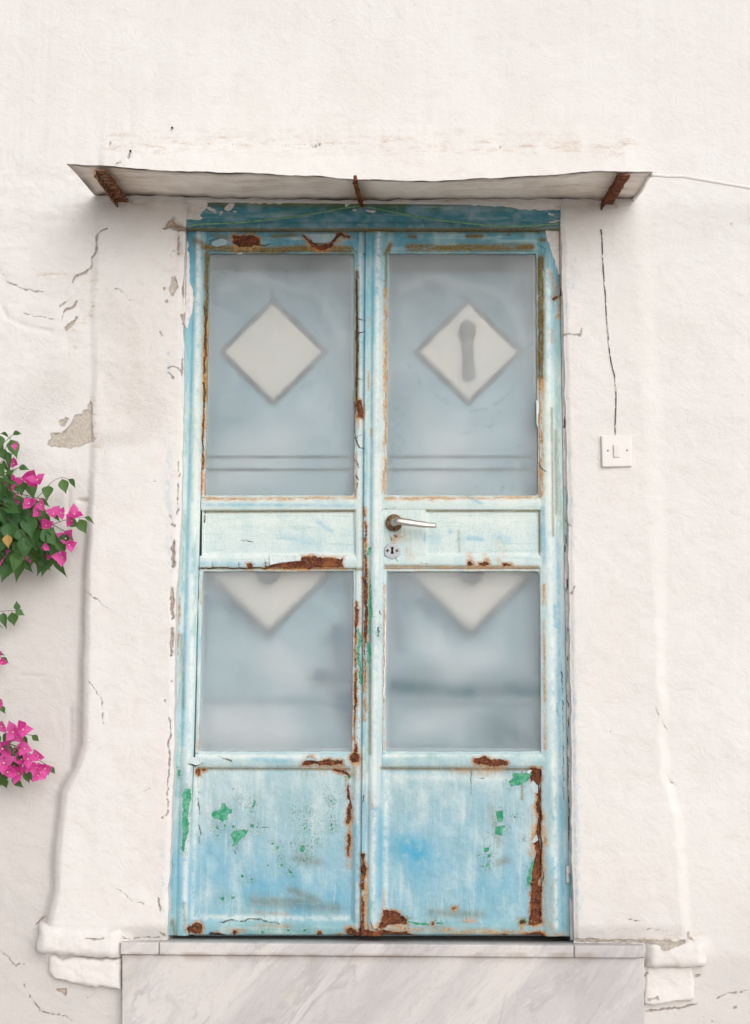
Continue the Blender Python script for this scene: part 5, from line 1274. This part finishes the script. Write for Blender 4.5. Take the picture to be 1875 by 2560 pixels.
bracket(783, 399, 797, 452, .013, M_RUST, False, .003)
bracket(1374, 382, 1334, 448, .038, M_RUST)
c_, f_ = lathe('hook', [(.003, .0), (.003, -.02)], 8, P(783, 393, -.335))
link('hook', tube_mesh('hook', [P(784, 402, -.333), P(783, 396, -.337), P(782, 388, -.335)], [.006, .006, .005], 8, O), M_RUST, can)

# ------------------------------------------------------------------ wires and switch
pts = [(418, 499), (440, 494), (520, 491), (600, 483), (690, 471), (740, 461), (780, 455), (797, 453), (812, 456), (850, 464), (900, 474), (960, 484), (1020, 491), (1080, 497), (1130, 499), (1180, 497), (1232, 493)]
gw = tube_mesh('green_wire', spline([P(u, v, -.012 - .004 * math.sin(i * .7)) for i, (u, v) in enumerate(pts)], 5), .0030, 8)
tag(link('green_wire', gw, M_GWIRE), 'thin green wire draped across the teal head board', 'wire')
wc = tube_mesh('white_cable', spline([P(1395, 440, -.012), P(1412, 420, -.10), P(1425, 395, -.22), P(1437, 386, -.30), P(1470, 388, -.27), P(1505, 389, -.24), P(1560, 398, -.20), P(1600, 405, -.17), P(1652, 414, -.14), P(1720, 428, -.10), P(1800, 452, -.03)], 6), .0056, 8)
tag(link('white_cable', wc, M_WCABLE), 'white cable running from the canopy corner to the right', 'cable')
sw = Zm([(200, 238), (207, 280), (213, 400), (220, 560), (235, 740), (245, 930), (258, 1080), (270, 1220), (290, 1340), (313, 1430), (322, 1560), (320, 1700), (316, 1850), (320, 1892)], 1440, 500, 3.225)
wallx, wallz, wally = X, Z, Yw
def wall_y(p):
    j = int(np.argmin(abs(gz - p.z))); i = int(np.argmin(abs(gx - p.x)))
    return float(Yw[j, i])
def on_wall(u, v, off=0.0):
    q = P(u, v, 0.0)
    for _ in range(2): q = P(u, v, wall_y(q) - off)
    return q
sc_ = tube_mesh('switch_cable', [on_wall(p.x, p.y, .001) for p in spline([Vector((u, v, 0)) for u, v in sw], 10)], .0022, 8)
tag(link('switch_cable', sc_, M_PCABLE), 'thin limewashed cable running down to the light switch', 'cable')
swb = on_wall(1358, 994)
swt = thing('light_switch', 'square cream light switch on the wall right of the door', 'switch', swb); O = tuple(swb)
yS = swb.y - .011
plate('switch_plate', swt, M_PLAST, [(1324.5, 960), (1391, 959), (1392, 1027.5), (1326.5, 1028.5)], yS, .014, O, b=.003, res=.006, deco=None, lump=0.0)
plate('rocker', swt, M_PLAST, [(1351.5, 980), (1364, 980), (1364.5, 1007), (1352, 1007)], yS - .004, .005, O, b=.001, res=.004, deco=None, lump=0.0, prof=lambda S, T, a, b, Lw, Lh: .003 * (1 - T))
for u_, v_ in [(1339, 993), (1381, 992)]:
    c_, f_ = lathe('screw', [(.0026, .002), (.0026, -.0012), (.0018, -.0016)], 10, P(u_, v_, yS))
    link('screw', mesh_simple('screw', c_, f_, O, True), M_BRASS, swt)
for (u_, v_, lb) in [(288, 335, 'small dark nail in the plaster above the canopy left end'), (380, 284, 'small rusty nail higher up above the canopy left part')]:
    q = on_wall(u_, v_)
    c_, f_ = lathe('nail', [(.0015, .01), (.0015, -.008), (.0038, -.008), (.0034, -.0105)], 10, q)
    tag(link('nail', mesh_simple('nail', c_, f_, q), M_DARK, None, q), lb, 'nail', 'nails in the plaster above the canopy')

# ------------------------------------------------------------------ bougainvillea
def blade(name, pts_w, cup, droop, tipc, ny=7, petiole=.12):
    """leaf blade along +Y, unit length; pts_w: half widths along it"""
    co_ = []; F_ = []
    n = len(pts_w)
    for i in range(n):
        t = i / (n - 1); hw = pts_w[i]
        z = -droop * t * t + tipc * math.sin(t * 3.0) * .05
        for k, s in enumerate((-1, -.5, 0, .5, 1)):
            co_.append((s * hw, t, z + cup * hw * abs(s) ** 1.3 + (.012 if s == 0 else 0) * -1 + .03 * math.sin(t * 11 + k) * hw))
    for i in range(n - 1):
        for k in range(4):
            F_.append((i * 5 + k, i * 5 + k + 1, (i + 1) * 5 + k + 1, (i + 1) * 5 + k))
    if petiole:
        b = len(co_)
        for y_, r in [(-petiole, .012), (.02, .016)]:
            for k in range(4): co_.append((r * math.cos(k * math.pi / 2), y_, r * math.sin(k * math.pi / 2) - .02))
        F_ += [(b + k, b + (k + 1) % 4, b + 4 + (k + 1) % 4, b + 4 + k) for k in range(4)]
    me = mesh_simple(name, co_, F_, smooth=True)
    return me
LW = [.02, .19, .30, .32, .275, .20, .11, .045, .004]
LEAFM = [blade('leaf', [q * w_ for q in LW], c, d, tp) for w_, c, d, tp in [(1, .35, .25, 1), (.9, .6, .45, .5), (1.08, .2, .12, -1), (.8, .85, .35, 1), (.6, 1.2, .55, 0)]]
BW = [.03, .16, .30, .38, .39, .32, .20, .09, .004]
BRM = [blade('bract', [q * w_ for q in BW], c, d, tp, petiole=0) for w_, c, d, tp in [(1, .45, -.25, 1), (.9, .3, .15, .5), (1.05, .6, -.05, -1)]]
for m in LEAFM: m.materials.append(M_LEAF)
for m in BRM: m.materials.append(M_BRACT)
c_, f_ = lathe('floret', [(.03, .1), (.05, .0), (.04, -.25), (.09, -.33), (.02, -.34)], 6, (0, 0, 0))
FLOR = mesh_simple('floret', c_, f_, smooth=True); FLOR.materials.append(M_CREAMY)
plant = thing('bougainvillea', 'bougainvillea with magenta bracts hanging in from the left edge', 'plant', (-1.42, -.12, 0))
PO = Vector((-1.42, -.12, 0))
def orient(d, nrm):
    d = d.normalized(); x = d.cross(nrm)
    if x.length < 1e-3: x = d.cross(Vector((1, 0, 0)))
    x.normalize(); z = x.cross(d).normalized()
    return Matrix((x, d, z)).transposed()
def put_leaf(pos, d, nrm, size, me=None, mat=None):
    o = link('leaf', me or rnd.choice(LEAFM), None, plant)
    R = orient(d, nrm).to_4x4()
    o.matrix_basis = Matrix.Translation(pos - PO) @ R @ Matrix.Scale(size, 4)
    return o
def put_flower(pos, axis, size, spin):
    axis = axis.normalized()
    a = axis.orthogonal().normalized(); b_ = axis.cross(a)
    fl = link('flower', FLOR, None, plant)
    R = orient(-axis, a).to_4x4()
    FM = Matrix.Translation(pos - PO) @ R @ Matrix.Scale(size * .8, 4)
    fl.matrix_basis = FM
    # floret mesh points along -Y, so -Y faces along the axis
    inv = FM.inverted()
    for k in range(3):
        th = spin + k * 2.094 + rnd.uniform(-.2, .2)
        rad = a * math.cos(th) + b_ * math.sin(th)
        d = (rad * math.sin(rnd.uniform(.75, 1.25)) + axis * .55).normalized()
        br = link('bract', rnd.choice(BRM), None, fl)
        M = Matrix.Translation(pos - PO) @ orient(d, axis).to_4x4() @ Matrix.Scale(size * rnd.uniform(.85, 1.1), 4)
        br.matrix_basis = inv @ M
def twig(pts, Ys, r0=.0022, leaf_step=14, size=(.040, .062), skip=0, flowers=()):
    p3 = spline([P(u, v, y) for (u, v), y in zip(pts, Ys)], 8)
    n = len(p3)
    link('twig', tube_mesh('twig', p3, [r0 * (1 - .6 * i / n) for i in range(n)], 6, PO), M_TWIG, plant)
    acc = 0; side = 1; prev = p3[0]
    for i in range(1, n):
        acc += (p3[i] - p3[i - 1]).length
        if acc > leaf_step / 745. and i > skip:
            acc = rnd.uniform(-.2, .2) * leaf_step / 745.
            side = -side
            t = (p3[i] - p3[i - 1]).normalized()
            up = Vector((0, -1, .35)).normalized()
            sd_ = t.cross(up).normalized() * side
            d = (sd_ * rnd.uniform(.3, .9) + t * rnd.uniform(.0, .7) + Vector((rnd.uniform(-.3, .3), rnd.uniform(-.6, .15), -rnd.uniform(.8, 1.8)))).normalized()
            nr = Vector((rnd.uniform(-.7, .7), -1, rnd.uniform(-.1, .9)))
            sz = rnd.uniform(*size)
            put_leaf(p3[i] + d * sz * .12, d, nr, sz)
    t = (p3[-1] - p3[-2]).normalized()
    put_leaf(p3[-1], (t + Vector((0, -.1, -.5))), Vector((rnd.uniform(-.5, .5), -1, .3)), size[0] * .8)
    return p3
def T(u, v, hub=(-70, 1120), sag=20, Y=-.10, hy=-.12, **k):
    mu, mv = (hub[0] + u) / 2, (hub[1] + v) / 2 - sag
    return twig([hub, (mu, mv), (u, v)], [hy, (hy + Y) / 2 - .03, Y], **k)
for a in [(28, 958, 30, -.10), (14, 985, 10, -.16), (62, 1052, 26, -.08), (42, 1030, 20, -.20), (86, 1098, 24, -.12), (20, 1060, 20, -.22), (60, 1130, 20, -.2), (112, 1128, 28, -.10), (100, 1170, 30, -.18), (142, 1170, 30, -.12), (60, 1185, 24, -.24), (20, 1150, 20, -.14), (92, 1225, 40, -.10), (120, 1220, 36, -.08), (56, 1235, 30, -.13), (22, 1232, 26, -.18), (0, 1240, 20, -.10), (36, 1210, 20, -.22), (80, 1200, 20, -.07), (10, 1190, 20, -.08), (40, 1165, 12, -.05), (124, 1195, 24, -.16), (8, 1010, 0, -.16), (30, 1075, 10, -.2), (-8, 1080, 0, -.18), (10, 1110, 0, -.24), (50, 1100, 10, -.16), (-10, 1160, 0, -.22), (0, 1205, 0, -.2)]:
    T(a[0], a[1], sag=a[2], Y=a[3], size=(.052, .078) if a[1] > 1090 else (.040, .062))
twig([(40, 1150), (80, 1100), (112, 1064), (136, 1052), (150, 1056)], [-.14, -.13, -.12, -.11, -.10], .0012, 26, (.045, .055), 14)
twig([(80, 1170), (130, 1150), (160, 1142), (186, 1140)], [-.14, -.12, -.11, -.10], .0012, 24, (.045, .055), 10)
twig([(-70, 1360), (-20, 1350), (10, 1346), (34, 1345)], [-.1, -.09, -.08, -.08], .0014, 16, (.040, .058))
put_leaf(P(38, 1345, -.08), Vector((-.1, 0, 1)), Vector((.4, -1, 0)), .030)
twig([(-70, 1450), (-20, 1440), (4, 1448)], [-.1, -.09, -.08], .0014, 14, (.035, .045))
twig([(-70, 1540), (-20, 1535), (2, 1555)], [-.1, -.09, -.08], .0014, 14, (.035, .045))
for a in [(70, 1620, 20, -.08), (108, 1688, 26, -.08), (60, 1700, 26, -.1), (30, 1710, 20, -.12), (8, 1716, 20, -.08), (40, 1660, 16, -.14), (10, 1640, 16, -.1)]:
    T(a[0], a[1], hub=(-70, 1640), sag=a[2], Y=a[3], size=(.040, .054), leaf_step=26)
ax = lambda: Vector((rnd.uniform(-.4, .7), -1, rnd.uniform(-.3, .5)))
for u, v, s in [(38, 985, .024), (32, 1022, .026), (68, 1052, .044), (82, 1060, .034), (10, 1092, .046), (24, 1066, .040), (22, 1108, .042), (4, 1075, .04), (64, 1112, .034), (92, 1112, .026), (84, 1130, .022), (118, 1135, .032), (135, 1132, .026), (162, 1136, .036), (160, 1148, .030), (92, 1168, .040), (100, 1160, .03), (146, 1190, .040), (150, 1200, .032), (114, 1220, .036), (140, 1228, .038), (4, 1224, .040), (44, 1228, .034), (2, 1140, .036), (96, 1204, .022), (62, 1242, .016), (70, 1165, .028), (-14, 1180, .04)]:
    put_flower(P(u, v, -.17 + rnd.uniform(-.05, .06)), ax(), s, rnd.uniform(0, 6))
for u, v, s in [(0, 1438, .022), (4, 1460, .022), (2, 1545, .030), (6, 1600, .032), (28, 1612, .040), (48, 1608, .038), (36, 1622, .03), (6, 1650, .040), (22, 1664, .042), (40, 1655, .034), (52, 1650, .032), (10, 1682, .040), (30, 1690, .042), (48, 1676, .038), (60, 1672, .030), (86, 1664, .030), (80, 1694, .036), (100, 1692, .034), (42, 1706, .036), (84, 1708, .026), (62, 1688, .03), (-12, 1660, .04), (14, 1702, .036)]:
    put_flower(P(u, v, -.12 + rnd.uniform(-.04, .04)), ax(), s, rnd.uniform(0, 6))
fl_ = blade('leaf', [q * 1.1 for q in LW], .4, .2, 0); fl_.materials.append(M_FADED)
put_leaf(P(16, 1178, -.26), Vector((.1, 0, -1)), Vector((.1, -1, .2)), .040, fl_)
# main stems outside the picture, down to the ground
st_ = spline([Vector((-1.42, -.12, 0)), Vector((-1.40, -.13, .5)), Vector((-1.27, -.12, 1.25)), P(-75, 1640, -.12), P(-74, 1360, -.11), P(-72, 1120, -.12), P(-110, 850, -.12), P(-95, 700, -.10)], 8)
link('stem', tube_mesh('stem', st_, [.022 - .014 * i / len(st_) for i in range(len(st_))], 10, PO), M_BARK, plant)
twig([(-72, 1120), (-50, 1000), (-12, 960), (2, 955)], [-.12, -.14, -.13, -.12], .002, 18, (.04, .055))
